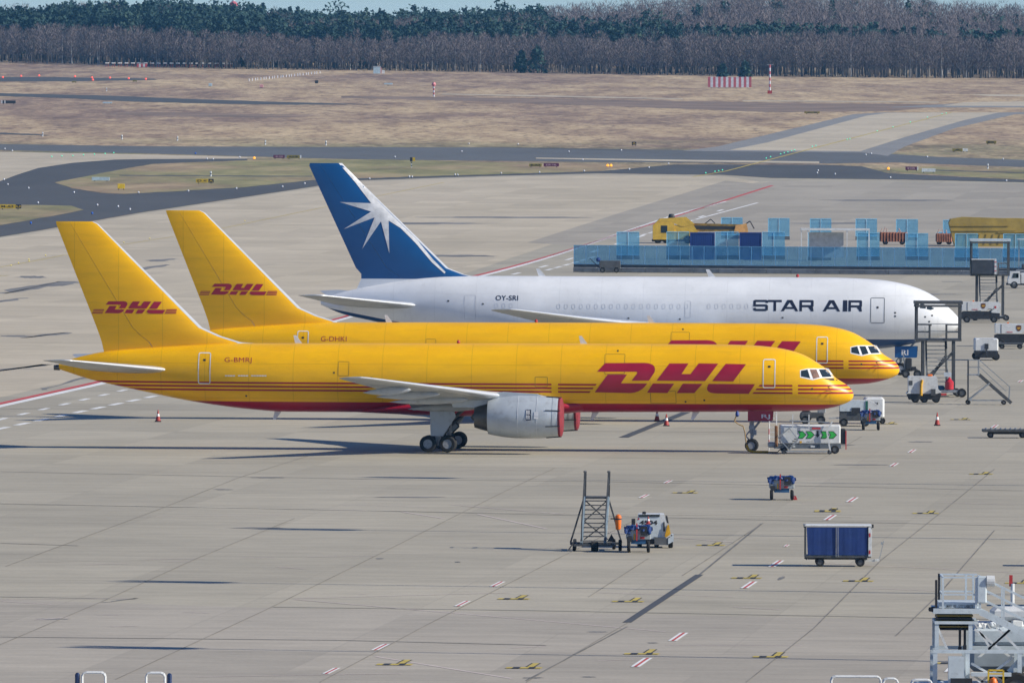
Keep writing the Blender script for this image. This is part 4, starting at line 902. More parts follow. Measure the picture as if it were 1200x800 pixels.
# machines behind the wall
M_CRY = mat('faded crane yellow', (.62, .40, .04), .5, 0, .2, 1.2, dirt=(.33, .20, .03)); M_RUST = mat('rusty brown metal', (.30, .12, .07), .75, .1, .4, 2, dirt=(.12, .05, .03))
M_TARP = mat('ochre tarpaulin', (.36, .25, .045), .7, 0, .22, .6, dirt=(.22, .15, .03))
g0 = ground(765, 285.5); s = F / g0.y
cr = thing('deicing_truck', 'yellow truck with angular cab and long lowered boom behind the blue screens', 'truck', g0)
U = lambda px, py: ((px - 765) / s, (285.5 - py) / s)
MB().prism([U(765, 281), U(765, 264), U(768, 261.5), U(790, 262), U(790, 281)], 0, 2.5).build('cab', M_CRY, cr)
MB().prism([U(774.5, 273), U(774.5, 264.5), U(782, 264.5), U(782, 273)], -.02, 0.0).build('cab_window', M_GLASS, cr)
MB().prism([U(768, 261.6), U(773, 256.5), U(804, 254.5), U(814, 262.5), U(800, 266), U(790, 262)], .1, 2.4).build('engine_cover', M_CRY, cr)
MB().prism([U(790, 281), U(790, 264), U(812, 263), U(824, 281)], .15, 2.3).build('rear_body', M_CRY, cr)
MB().prism([U(806, 268), U(812, 261.8), U(868, 263), U(871, 270.5), U(806, 272)], .7, 1.7).build('boom', mat('oily dark yellow', (.26, .16, .02), .5, 0, .4, 2, dirt=(.06, .05, .03)), cr)
MB().prism([U(812, 264.5), U(868, 265.5), U(868, 268.5), U(812, 269)], .66, .70).build('boom_groove', M_DARK, cr)
MB().prism([U(860, 274), U(862, 264), U(875, 262), U(877, 272)], .5, 1.9).build('boom_head', mat('boom head orange', (.62, .33, .10), .6, 0, .3, 3), cr)
MB().path([(*[U(826, 262.5)[0]], 1.2, U(826, 262.5)[1]), (U(833, 257)[0], 1.2, U(833, 257)[1]), (U(838, 262)[0], 1.2, U(838, 262)[1])], .06).build('hose_loop', M_DARK, cr); MB().path([(U(872, 264)[0], 1, U(872, 264)[1]), (U(879, 259)[0], 1, U(879, 259)[1]), (U(884, 268)[0], 1, U(884, 268)[1])], .07).build('cable_loop', M_DARK, cr)
MB().lathe([(0, .4), (.2, .42), (.5, .3), (.55, .001)], (U(787, 256)[0], 1.2, U(787, 256)[1]), 'z', 12).build('searchlight', M_DARK, cr)
MB().prism([U(764, 283.3), U(764, 280.8), U(826, 280.8), U(826, 283.3)], .1, 2.4).build('chassis', M_DARK, cr)
for px in (771, 781, 806, 818): wheel(cr, (U(px, 0)[0], .3, .5), .5, .4)
def rusty(label, x0, x1, yt, yb, seed):
    g0 = ground(x0, yb); s = F / g0.y; wd = (x1 - x0) / s; h = (yb - yt) / s; r = random.Random(seed)
    t = thing('rusty_machine', label, 'machine', g0, 0, 'rusty brown machines')
    mb = MB().box((wd / 2, 1, h * .5), (wd, 1.6, h * .62), bev=.1).build('machine_body', M_RUST, t)
    for i in range(9): MB().tube((wd * (i + .6) / 9.4, .1, h * .2), (wd * (i + .6) / 9.4, .1, h * .8), .09).build('pipe', M_RUST, t)
    for i in range(5):
        x = wd * r.random(); MB().tube((x, .4, h * .8), (x + r.uniform(-.3, .3), .5, h * r.uniform(.95, 1.2)), .05).build('bracket', mat('pale corroded metal', (.45, .28, .22), .7), t)
    for x in (.2, .8): wheel(t, (wd * x, .3, .35), .35, .3)
rusty('rusty brown machine with upright pipes right of the shelter', 1031, 1064, 269, 287, 1); rusty('rusty brown machine touching the ochre tarpaulin', 1097, 1116, 271, 287, 2)
screen_group('low blue screen cap over the right-hand rusty machine', 1098, 1115, 272, 277.5, per=2)
g0 = ground(1112, 289); s = F / g0.y; U = lambda px, py: ((px - 1112) / s, (289 - py) / s)
tp = thing('covered_machine', 'big machine wrapped in a creased ochre tarpaulin behind the blue wall', 'covered machine', g0)
pr = [U(1119, 289), U(1112, 262), U(1114, 257), U(1128, 254.5), U(1152, 255.3), U(1176, 256), U(1192, 255.8), U(1218, 257), U(1218, 289)]
mb = MB(); ys_ = [0, .3, 1.2, 3.0, 3.4]
mb.prism(pr, .2, 3.2).build('tarpaulin', M_TARP, tp)
for i in range(12):
    x = 1.0 + i * .85; MB().bar((x, .17, .3), (x + .25, .17, 1.5), .14, .08).build('fold', M_TARP, tp)
for z, a, b in ((2.55, .1, 7.4), (1.95, .2, 8.2), (1.75, 6.0, 9.5)): MB().bar((a, .15, z), (b, .15, z + .04), .10, .12).build('crease', M_TARP, tp)
for a, z in ((1.0, 3.25), (5.0, 3.3), (6.6, 3.2)): MB().box((a, 1, z), (.5, .6, .2), bev=.05).build('lump', M_RUST, tp)
# small dark cart in front of the screens
g0 = ground(692, 319.5); s = F / g0.y
t = thing('dark_cart', 'dark box cart with raised drawbar parked against the left end of the blue wall', 'cart', (g0.x, g0.y - 1.0, g0.z))
MB().box((2.15, 0, .95), (2.35, 1.2, .78), bev=.04).build('cart_box', mat('dark grey cart', (.07, .075, .08), .6, 0, .3, 2), t)
for x in (1.35, 2.9): wheel(t, (x, -.45, .3), .3, .2); wheel(t, (x, .45, .3), .3, .2)
MB().bar((1.0, 0, .5), (-.1, 0, 1.6), .07).build('drawbar', M_DARK, t); MB().lathe([(-.2, .001), (-.1, .26), (.1, .26), (.2, .001)], (.85, -.2, 1.45), 'y', 14).build('hose_drum', M_CBLUE, t)

# ---- generic equipment
def cone(px, py, label, h=.75):
    t = thing('traffic_cone', label, 'traffic cone', flatloc(px, py), 0, 'red traffic cones on the apron')
    MB().box((0, 0, .03), (.42, .42, .06), bev=.02).build('cone_base', M_BLACK, t)
    MB().lathe([(.06, .17), (h * .45, .105)], (0, 0, 0), 'z', 14).lathe([(h * .68, .07), (h, .025), (h + .01, .001)], (0, 0, 0), 'z', 14).build('cone_body', M_CONE, t, True)
    MB().lathe([(h * .45, .107), (h * .68, .072)], (0, 0, 0), 'z', 14).build('reflective_band', M_MW, t, True)
cone(185, 494.5, 'red traffic cone standing below the tail of the nearest yellow jet'); cone(770, 494, 'left cone of the pair beneath the forward hull of the nearest jet')
cone(781, 499.5, 'right cone of the pair beneath the forward hull of the nearest jet'); cone(1098.5, 499, 'lone cone on open concrete right of the cargo jets noses', .82)
def shield(par, x, z, y, k=.42):
    MB().prism([(x - .5 * k, z + .5 * k), (x, z + .62 * k), (x + .5 * k, z + .5 * k), (x + .5 * k, z - .1 * k), (x + .28 * k, z - .45 * k), (x, z - .62 * k), (x - .28 * k, z - .45 * k), (x - .5 * k, z - .1 * k)], y - .012, y).build('company_shield', mat('shield brown', (.10, .03, .012), .5), par)
    flat_text('shield_lettering', 'ups', par, mat('shield gold', (.75, .42, .04), .5), x - .36 * k, x + .36 * k, z - .25 * k, z + .2 * k, y - .02, .02)
def ups_gpu(px, py, label):
    t = thing('ground_power_unit', label, 'power unit', flatloc(px, py), 0, 'white power units carrying a brown shield')
    MB().prism([(0, .3), (3.45, .3), (3.45, .98), (1.0, 1.0), (.25, 1.0), (0, .9)], -.85, .85).build('lower_body', M_DARK, t)
    MB().prism([(.05, 1.08), (2.2, 1.08), (2.4, 1.28), (2.7, 1.28), (2.7, .9), (3.48, .85), (3.56, 1.7), (3.4, 1.83), (.1, 1.86), (.03, 1.8)], -.88, .88).build('hood', M_WPNT, t)
    MB().box((.52, -.893, 1.42), (.03, .02, .8)).build('panel_gap', M_DARK, t)
    MB().box((1.2, -.895, 1.18), (.5, .02, .05)).build('red_script', M_RSIGN, t); MB().box((3.05, -.895, 1.4), (.16, .02, .2)).build('warning_label', M_RSIGN, t)
    shield(t, 1.95, 1.5, -.885)
    MB().tube((2.1, -.86, .78), (2.9, -.86, 1.25), .04).build('tow_brace', M_DARK, t); MB().box((3.7, 0, .45), (.5, .3, .2)).build('hitch', M_DARK, t)
    for x in (.5, 2.95):
        for y in (-.78, .78): wheel(t, (x, y, .30), .30, .24)
    MB().box((1.1, 0, 1.92), (.16, .16, .1)).build('beacon', M_ORANGE, t)
ups_gpu(1126.5, 378, 'white power unit with brown shield in front of the far stair tower'); ups_gpu(1165.5, 406, 'white power unit with brown shield cut by the right picture edge')
t = thing('flat_dolly', 'low dark flat dolly in front of the right-hand shield power unit', 'dolly', flatloc(1170, 409))
MB().box((1.0, 0, .42), (2.0, 1.3, .14), bev=.03).build('deck', M_DSTEEL, t)
for x in (.3, 1.75):
    for y in (-.5, .5): wheel(t, (x, y, .2), .2, .16)
# plain white unit seen from its end
t = thing('ground_power_unit', 'small plain white power unit seen end-on with dark tow hitch', 'power unit', flatloc(1156, 422.5))
MB().box((0, 1.0, 1.2), (1.84, 2.6, 1.0), taper=.9, bev=.08).build('hood', M_WPNT, t); MB().box((0, .95, .45), (1.8, 2.6, .5)).build('chassis', M_DARK, t)
MB().box((0, -.25, 1.62), (1.1, .06, .1)).build('grille_slot', M_DARK, t); MB().bar((0, -.3, .9), (0, -.9, .35), .1).box((0, -.32, 1.1), (.3, .12, .4)).build('tow_hitch', M_DARK, t)
for x in (-.75, .75):
    for y in (0, 2.0): wheel(t, (x, y, .3), .3, .22)
# white utility truck far right
t = thing('utility_truck', 'small white utility truck at the right picture edge before the blue wall', 'truck', flatloc(1181, 338))
MB().prism([(0, .5), (.0, .95), (.25, 1.75), (1.25, 1.78), (1.3, .5)], -.95, .95).build('cab', M_WPNT, t); MB().box((2.6, 0, 1.05), (2.5, 1.9, 1.1), bev=.06).build('cargo_box', M_WPNT, t)
MB().prism([(.42, 1.1), (.55, 1.6), (1.1, 1.6), (1.1, 1.1)], -.975, -.955).build('side_window', M_GLASS, t); MB().box((1.8, 0, .45), (3.9, 1.7, .2)).build('chassis', M_DARK, t); MB().box((.95, -.965, 1.35), (.2, .02, .35)).build('red_badge', M_RSIGN, t)
for x in (.65, 3.2):
    for y in (-.85, .85): wheel(t, (x, y, .38), .38, .24)
t = thing('equipment_pallet', 'steel frame with bundled gear behind the utility truck', 'pallet', flatloc(1194, 331))
for x in (0, 1.6): MB().bar((x, 0, 0), (x, 0, 4.6), .1).build('post', M_STEEL, t)
MB().box((.8, 0, 4.65), (2.0, 1.6, .1)).build('roof', M_GPNT, t); MB().box((.8, 0, 1.3), (2.2, 1.2, .12)).build('deck', M_STEEL, t); MB().box((.9, 0, 1.7), (1.2, .8, .6), bev=.12).build('bundle', M_DSTEEL, t)

def stair_tower(name, label, loc, wd, hf, ht, rx=(0.0, 1.0), canopy=True, cabin=False):
    t = thing(name, label, 'stair tower', loc, 0, None)
    D = 2.6
    # platform
    MB().box((wd / 2, D / 2, hf), (wd, D, .16)).build('platform', M_DSTEEL, t)
    for x in (.08, wd - .08):
        for y in (.06, D - .06): MB().bar((x, y, hf + .08), (x, y, ht), .14).build('canopy_post', M_DSTEEL, t)
    MB().box((wd / 2, D / 2, ht + .12), (wd + .16, D + .2, .2)).build('canopy', M_DSTEEL if not cabin else M_GPNT, t); MB().box((wd / 2, -.08, ht - .1), (wd, .1, .16)).build('canopy_beam', M_DSTEEL, t)
    for z in (.55, 1.05):
        for x0, x1 in ((.1, .95), (wd - 1.05, wd - .1)): MB().bar((x0, .02, hf + z), (x1, .02, hf + z), .07).build('guard_rail', M_DSTEEL, t)
        MB().bar((.1, D - .05, hf + z), (wd - .1, D - .05, hf + z), .05).build('guard_rail', M_STEEL, t)
    for x in (.95, wd - 1.05): MB().bar((x, .02, hf + .08), (x, .02, hf + 1.1), .14).build('rail_post', M_DSTEEL, t)
    # legs and braces
    lx = (wd * .17, wd * .84)
    for x in lx:
        for y in (.15, D - .15): MB().bar((x, y, .35), (x, y, hf - .08), .16).build('leg', M_DSTEEL, t)
    for y in (.15, D - .15): MB().bar((lx[0], y, .5), (lx[1] - .5, y, hf * .72), .09).bar((lx[1], y, hf * .78), (lx[0], y, hf * .25), .09).build('brace', M_DSTEEL, t)
    MB().box((wd * .5, D / 2, .34), (wd * .8, D, .14)).build('chassis', M_STEEL, t)
    # flight of steps running down away from the platform
    x0, x1 = wd * .25, wd * .68; st = MB(); n = 13
    for k in (x0, x1): st2 = MB().bar((k, D, hf - .05), (k, -.1, .35), .12, .24).build('stringer', M_DSTEEL, t)
    for i in range(n):
        f = (i + .5) / n; MB().box(((x0 + x1) / 2, D - (D + .1) * f, hf - .05 - (hf - .4) * f), (x1 - x0 - .08, .24, .05)).build('tread', M_STEEL, t)
    for k in (x0 - .06, x1 + .06): MB().bar((k, D, hf + .85), (k, -.1, 1.2), .05).build('handrail', M_STEEL, t)
    for x in (wd * .12, wd * .92):
        for y in (.1, D - .1): wheel(t, (x, y, .26), .26, .18)
    if cabin:
        MB().box((wd * .30, -.35, hf + .75), (wd * .55, 1.3, 1.3), bev=.03).build('cabin', mat('dark cabin', (.045, .05, .06), .4, 0, .3, 2), t)
        MB().box((wd * .62, -.35, hf + .78), (.18, 1.34, 1.4)).build('cabin_side', M_WPNT, t); MB().box((wd * .3, -.35, hf + 1.43), (wd * .58, 1.36, .07)).build('cabin_roof', M_WPNT, t)
        for z in (.4, .8, 1.2): MB().box((wd * .62, -1.035, hf + z), (.2, .03, .06)).build('hinge', M_RSIGN, t)
    return t
t1 = stair_tower('stair_tower', 'tall grey stair tower with open canopy frame beside the white jet nose', flatloc(1073, 465), 3.16, 3.9, 6.35)
t2 = stair_tower('stair_tower', 'far stair tower with canopy and dark cabin before the blue wall', flatloc(1137.5, 376), 3.55, 4.15, 7.2, cabin=True)
# tank trolley at the foot of the near tower
t = thing('bottle_trolley', 'trolley with a red gas bottle at the foot of the near stair tower', 'trolley', flatloc(1103, 465.5))
MB().box((.75, -.3, .42), (1.6, .6, .12)).build('trolley_deck', M_STEEL, t); MB().lathe([(.5, .2), (.55, .3), (1.05, .3), (1.2, .16), (1.32, .08), (1.4, .001)], (.55, -.35, 0), 'z', 16).build('gas_bottle', mat('glossy red', (.45, .02, .03), .3, 0, .15, 4), t, True)
MB().box((.1, -.65, .2), (.5, .3, .14)).build('red_tray', M_RSIGN, t); MB().box((.45, 0, 1.55), (.5, .05, .3)).build('sign_plate', M_GPNT, t); MB().bar((.45, 0, .5), (.45, 0, 1.45), .04).build('sign_post', M_STEEL, t); MB().box((-.1, -.1, .6), (.7, .3, .35), bev=.1).build('blue_bundle', mat('teal bundle', (.02, .10, .18), .6), t)
for y in (-.6, .0): wheel(t, (1.42, y, .3), .3, .18)
# aluminium maintenance steps
t = thing('maintenance_steps', 'small galvanised steps with handrails on open concrete at right', 'steps', flatloc(1134, 474.5))
MB().box((.4, .45, 2.0), (.85, .9, .08)).build('platform', M_STEEL, t)
for y in (0, .9):
    MB().bar((.05, y, .1), (.05, y, 3.0), .08).build('post', M_DSTEEL, t); MB().bar((.75, y, 1.9), (.75, y, 3.0), .07).build('post', M_STEEL, t)
    MB().bar((.05, y, 3.0), (.8, y, 3.0), .05).bar((.05, y, 2.5), (.8, y, 2.5), .05).build('guard_rail', M_STEEL, t)
    MB().bar((.8, y, 2.0), (2.95, y, .12), .08, .22).build('stringer', M_DSTEEL, t); MB().bar((.8, y, 3.0), (2.85, y, 1.2), .05).bar((.8, y, 2.55), (2.6, y, .9), .045).bar((2.85, y, 1.2), (2.8, y, .35), .045).build('handrail', M_STEEL, t)
    MB().bar((.08, y, .3), (1.5, y, 1.45), .09).bar((.05, y, .28), (2.4, y, .28), .06).build('brace', M_STEEL, t)
    for x in (.05, 2.45): wheel(t, (x, y, .16), .16, .1)
for i in range(9): f = (i + .5) / 9; MB().box((.8 + 2.1 * f, .45, 2.0 - 1.85 * f), (.24, .82, .04)).build('tread', M_DSTEEL, t)
# power unit with yellow hose
t = thing('ground_power_unit', 'white power unit with a yellow hose hanging down its side', 'power unit', flatloc(1063, 472))
MB().prism([(0, .5), (.12, .22), (2.2, .22), (2.3, .62), (2.0, .8), (0, .75)], -.75, .75).build('skirt', M_DARK, t)
MB().prism([(.08, .76), (-.06, .62), (2.0, .62), (2.32, .74), (2.08, .95), (2.02, 1.72), (1.95, 1.78), (.12, 1.78), (.06, 1.7)], -.8, .8).build('hood', M_WPNT, t)
MB().path([(1.0, -.86, 1.55), (.93, -.9, 1.2), (.93, -.9, .5)], .09, 8).build('hose', M_HOSEY, t, True); MB().box((.22, -.81, 1.35), (.25, .02, .3)).build('vent', M_DSTEEL, t); MB().box((1.75, -.86, .72), (.3, .15, .45)).build('cable_box', M_DSTEEL, t)
MB().box((1.55, 0, 1.85), (.35, .25, .14), bev=.05).build('beacon', M_ORANGE, t)
for x in (.55, 1.15, 1.95):
    for y in (-.6, .6): wheel(t, (x, y, .25), .25, .2)
t = thing('nose_towbar', 'dark wheeled towbar gear under the white jet by its blue nose door', 'towbar', flatloc(1056, 443))
MB().bar((0, 0, .5), (1.2, .3, .6), .16).build('bar', M_DSTEEL, t); MB().box((.55, 0, 1.0), (.5, .5, .9), bev=.08).build('pump_housing', M_DARK, t); MB().bar((.3, 0, .6), (.15, 0, 1.9), .08).build('lever', M_STEEL, t); MB().box((.95, -.1, .7), (.3, .3, .25)).build('valve_box', M_DARK, t)
for x in (.35, 1.2): wheel(t, (x, -.2, .3), .3, .2)
# dark baggage dolly right
t = thing('flat_dolly', 'long low dark roller dolly on open concrete near the right edge', 'dolly', flatloc(1152.5, 513.5))
MB().box((1.4, .5, .44), (2.9, 1.5, .16), bev=.03).build('deck', M_DSTEEL, t); MB().box((1.4, .5, .28), (2.2, .5, .12)).build('frame', M_DARK, t)
for i in range(9): MB().tube((.2 + i * .3, -.2, .54), (.2 + i * .3, 1.2, .54), .05).build('roller', M_STEEL, t)
for x in (.45, 2.4):
    for y in (0, 1.0): wheel(t, (x, y, .18), .18, .16)
c2 = copy_tree(t); c2.location = (t.location.x + 3.2, t.location.y + .4, t.location.z); c2['label'] = 'second dark roller dolly coupled to the first at the picture edge'
# units behind the nose of the nearest jet
t = thing('air_conditioning_unit', 'grey-white box unit with green corner stripe behind the nearest jet nose', 'service unit', flatloc(984, 499.5))
MB().prism([(0, .95), (1.75, .95), (1.75, 1.62), (0, 1.62)], -.8, .8).build('hood', M_GPNT, t); MB().prism([(0, .35), (1.72, .35), (1.72, .94), (0, .94)], -.75, .75).build('engine_bay', mat('dark engine bay', (.06, .065, .07), .6, 0, .3, 3), t)
MB().box((1.68, -.82, 1.05), (.14, .03, 1.1)).build('green_stripe', mat('dark green', (.01, .11, .07), .5), t); MB().prism([(1.76, .5), (2.2, .5), (2.3, 1.4), (1.9, 1.62), (1.76, 1.62)], -.8, .8).build('end_hood', M_WPNT, t); MB().box((1.0, -.815, 1.0), (.55, .03, .35)).build('open_hatch', M_DARK, t)
for x in (.25, 1.6):
    for y in (-.65, .65): wheel(t, (x, y, .26), .26, .2)
t = thing('service_unit', 'rounded white unit with dark roof slot right behind the blue-draped cart', 'service unit', flatloc(1012, 497))
MB().box((.68, .8, 1.0), (1.3, 2.0, 1.35), taper=.92, bev=.12).build('hood', M_WPNT, t); MB().box((.65, -.12, 1.55), (.9, .06, .08)).build('roof_slot', M_DARK, t); MB().box((.6, .8, .25), (1.2, 1.9, .2)).build('chassis', M_DARK, t)
for i in range(4): MB().box((.45 + i * .14, -.215, 1.3), (.08, .02, .14)).build('number_mark', M_DSTEEL, t)
for x in (.1, 1.2): wheel(t, (x, .2, .2), .2, .15)
def hose_cart(loc, label, wd=1.28, mirror=False):
    t = thing('hose_cart', label, 'cart', loc, 0, 'small grey carts draped in blue hose covers'); r = random.Random(3)
    MB().box((wd / 2, .9, .82), (wd, 1.7, .46), bev=.03).build('cart_body', mat('grey cart paint', (.30, .33, .34), .5, 0, .2, 3, dirt=(.14, .14, .14)), t)
    MB().box((wd / 2, .8, .5), (wd * .6, 1.4, .22)).build('chassis', mat('blue chassis', (.02, .09, .20), .5), t)
    mb = MB(); nx_, ny_ = 22, 12
    for j in range(ny_):
        for i in range(nx_):
            u = i / (nx_ - 1); x = -.10 + u * (wd + .2)
            drop = .07 + .6 * ( .10 * math.sin(u * 9 + 1) + .08 * math.sin(u * 23) + (.10 if u < .12 or u > .88 else 0))
            if j < 3: y = -.06 - .03 * math.sin(u * 31); z = 1.10 - drop * (3 - j) / 3
            else: y = -.03 + (j - 3) / (ny_ - 4) * 1.5; z = 1.14 + .07 * math.sin(u * 13 + j * .9) + .05 * r.random() - (.08 if u < .06 or u > .94 else 0)
            mb.v.append((x, y, z))
    for j in range(ny_ - 1):
        for i in range(nx_ - 1): a = j * nx_ + i; mb.f.append((a, a + 1, a + nx_ + 1, a + nx_))
    mb.build('hose_cover', M_BCLOTH, t, False)
    for x in (.1, .95): MB().box((x * wd, .02, .98), (.16, .1, .3), bev=.04).build('cover_flap', M_BCLOTH, t)
    MB().box((wd * .72, -.03, 1.0), (.32, .06, .42)).build('connector_box', M_BLACK, t); MB().box((wd * .13, .02, .62), (.24, .08, .26)).build('control_box', M_DARK, t)
    MB().bar((wd * .43, -.02, .55), (wd * .43, -.02, 1.35), .06).build('lever', M_RSIGN, t); MB().box((wd * .66, .04, .68), (.2, .02, .1)).build('red_label', M_RSIGN, t); MB().box((wd * .33, .04, .72), (.07, .02, .28)).build('yellow_label', M_HOSEY, t)
    for x in (.12, wd - .1):
        for y in (.1, 1.4): wheel(t, (x, y, .25), .25, .14, 'x')
    return t
hc = hose_cart(flatloc(1010, 504.5), 'cart with blue hose covers behind the nearest jet nose', 1.15)
hc = hose_cart(flatloc(902, 586.5), 'blue-draped hose cart standing alone with a red chock beside it')
MB().bar((1.22, .1, .5), (1.3, 0, .1), .02).build('lanyard', M_STEEL, hc)
t = thing('wheel_chock', 'red wheel chock on the ground beside the lone hose cart', 'chock', flatloc(927, 586)); MB().prism([(0, 0), (.34, 0), (.26, .2), (.08, .2)], -.1, .12).build('chock_block', M_RSIGN, t)
MB().tube((.17, -.05, .21), (.17, .06, .21), .03).build('chock_grip', M_DARK, t)
hose_cart(flatloc(734, 648), 'blue-draped hose cart parked in front of the white numbered tractor', 1.12)
# extra grey deck wing for the tractor cart
# air start unit with green arrows
g0 = flatloc(908, 531.5); t = thing('air_start_unit', 'long white unit with green arrows under the nearest jet nose', 'air start unit', g0)
M_GRN = mat('signal green', (.03, .42, .06), .5)
MB().box((2.05, 0, 1.12), (3.55, 1.3, 1.12), bev=.07).build('tank_body', M_WPNT, t)
MB().box((1.9, 0, .42), (3.9, 1.25, .24)).build('chassis', mat('slate chassis', (.12, .14, .16), .6, 0, .2, 3), t); MB().box((-.1, 0, .5), (.6, 1.0, .3), bev=.05).build('tow_end', M_STEEL, t)
MB().box((.08, -.1, 1.0), (.16, 1.2, 1.2), bev=.03).build('rusty_bumper', mat('brown hose reel', (.20, .09, .03), .7, 0, .4, 5), t); MB().box((3.98, -.1, 1.0), (.28, 1.0, .9), bev=.04).build('rear_console', M_DARK, t); MB().box((4.14, -.62, .8), (.06, .05, 1.1)).build('red_rail', M_RSIGN, t)
for i, x in enumerate((1.42, 1.9, 2.75, 3.2)):
    ar = [(x - .06, .92), (x + .18, .92), (x + .36, 1.1), (x + .18, 1.28), (x - .06, 1.28), (x + .06, 1.1)]
    MB().prism([(x - .1, .88), (x + .2, .88), (x + .42, 1.1), (x + .2, 1.32), (x - .1, 1.32), (x + .02, 1.1)], -.662, -.652).build('arrow_outline', M_BLACK, t); MB().prism(ar, -.672, -.662).build('green_arrow', M_GRN, t)
MB().prism([(2.42, 1.35), (2.54, 1.35), (2.54, 1.12), (2.62, 1.12), (2.48, .94), (2.34, 1.12), (2.42, 1.12)], -.665, -.652).build('down_arrow', M_BLACK, t)
MB().box((2.4, -.66, 1.48), (.5, .05, .1)).build('red_handle', M_RSIGN, t); flat_text('data_lettering', 'MAX 7.2', t, M_DSTEEL, 1.85, 2.25, .66, .74, -.66); MB().box((1.5, -.66, .68), (.12, .02, .12)).build('yellow_plate', M_HOSEY, t)
for x in (1.05, 2.2): MB().box((x, -.64, .42), (.25, .04, .09)).build('reflector', M_WPNT, t)
for y in (-.55, .55): wheel(t, (3.5, y, .25), .25, .2); wheel(t, (.55, y, .2), .2, .16)
# white tube steps standing in front of that unit
t = thing('tube_frame_steps', 'white tubular steps leaning diagonally in front of the green-arrow unit', 'steps', flatloc(914, 532.5))
for y in (0, .7):
    MB().bar((.55, y, .25), (-.1, y, .95), .05).bar((.55, y, .25), (1.05, y, .85), .05, .08).bar((1.05, y, .85), (.55, y, 1.5), .05).bar((.55, y, 1.5), (-.1, y, .95), .05).build('side_frame', M_STEEL, t)
    MB().bar((.1, y, .15), (2.95, y, .15), .06).build('base_rail', M_STEEL, t); MB().bar((2.95, y, .15), (2.75, y, 1.3), .08).bar((2.75, y, 1.3), (3.05, y, 1.9), .06).build('rear_post', M_WPNT, t); MB().bar((.55, y, 1.95), (2.9, y, 1.85), .04).build('top_rail', M_STEEL, t)
    for x in (.75, 1.7): MB().bar((x, y, 1.5), (x, y, 2.3), .04).build('stanchion', M_WPNT, t)
    for x in (.25, 2.9): wheel(t, (x, y, .12), .12, .08)
for i in range(5): MB().bar((.5 + .1 * i, .0, .35 + .13 * i), (.5 + .1 * i, .7, .35 + .13 * i), .14, .03).build('tread', M_DSTEEL, t)
t = thing('step_ladder', 'slim white ladder rising behind the nose gear of the nearest jet', 'ladder', flatloc(902, 523))
for x in (0, .42): MB().bar((x, 0, 0), (x, .5, 2.1), .06).build('ladder_rail', M_WPNT, t)
for i in range(7): MB().bar((.02, .05 + i * .07, .25 + i * .28), (.4, .05 + i * .07, .25 + i * .28), .04).build('rung', M_WPNT, t)
t = thing('warning_pole', 'thin red and white pole beside the nose gear of the nearest jet', 'pole', flatloc(901.2, 528.5))
for i in range(5): MB().tube((0, 0, i * .32), (0, 0, i * .32 + .32), .03, 8).build('pole_section', M_RSIGN if i % 2 else M_WPNT, t)
t = thing('service_hose', 'yellow service hose hanging from the belly down to the nose wheel', 'hose', flatloc(873, 531))
MB().path([(-.45, 0, 2.35), (-.62, 0, 1.85), (-.35, 0, 1.65), (-.1, 0, 1.55), (.0, 0, 1.2), (.05, 0, .7), (.1, -.1, .45)], .035, 6).build('upper_hose', mat('tan hose', (.32, .20, .07), .6), t, True)
MB().path([(.1, -.1, .45), (.25, -.15, .12), (.5, -.2, .06), (1.0, -.25, .06), (1.35, -.2, .06)], .07, 8).build('lower_hose', M_HOSEY, t, True); MB().path([(1.35, -.2, .05), (1.9, -.2, .05), (2.15, -.1, .3), (2.3, 0, .55)], .03, 6).build('cable', M_BLACK, t, True)
MB().lathe([(0, .05), (.1, .12), (.25, .1), (.35, .04)], (-.45, 0, 2.1), 'z', 10).build('coupling', M_CBLUE, t, True)
# trolley jack under the second jet, left of the green-arrow unit top
t = thing('tow_tractor', 'low grey towbar tractor parked by the nose gear of the second jet', 'tractor', flatloc(938, 497))
MB().box((.75, 0, .55), (1.5, 1.2, .35), bev=.05).build('tractor_body', M_DSTEEL, t); MB().box((1.35, 0, .85), (.5, 1.0, .3), bev=.04).build('bonnet', M_STEEL, t); MB().bar((1.8, 0, .35), (3.3, -.2, .45), .1).build('towbar', M_WPNT, t)
MB().box((2.9, -.1, .95), (.3, .3, .9), bev=.03).build('pedestal', M_WPNT, t); MB().tube((2.6, -.3, .7), (2.6, -.3, 1.5), .03).build('lever', M_STEEL, t)
for x in (.3, 1.3):
    for y in (-.5, .5): wheel(t, (x, y, .28), .28, .2)

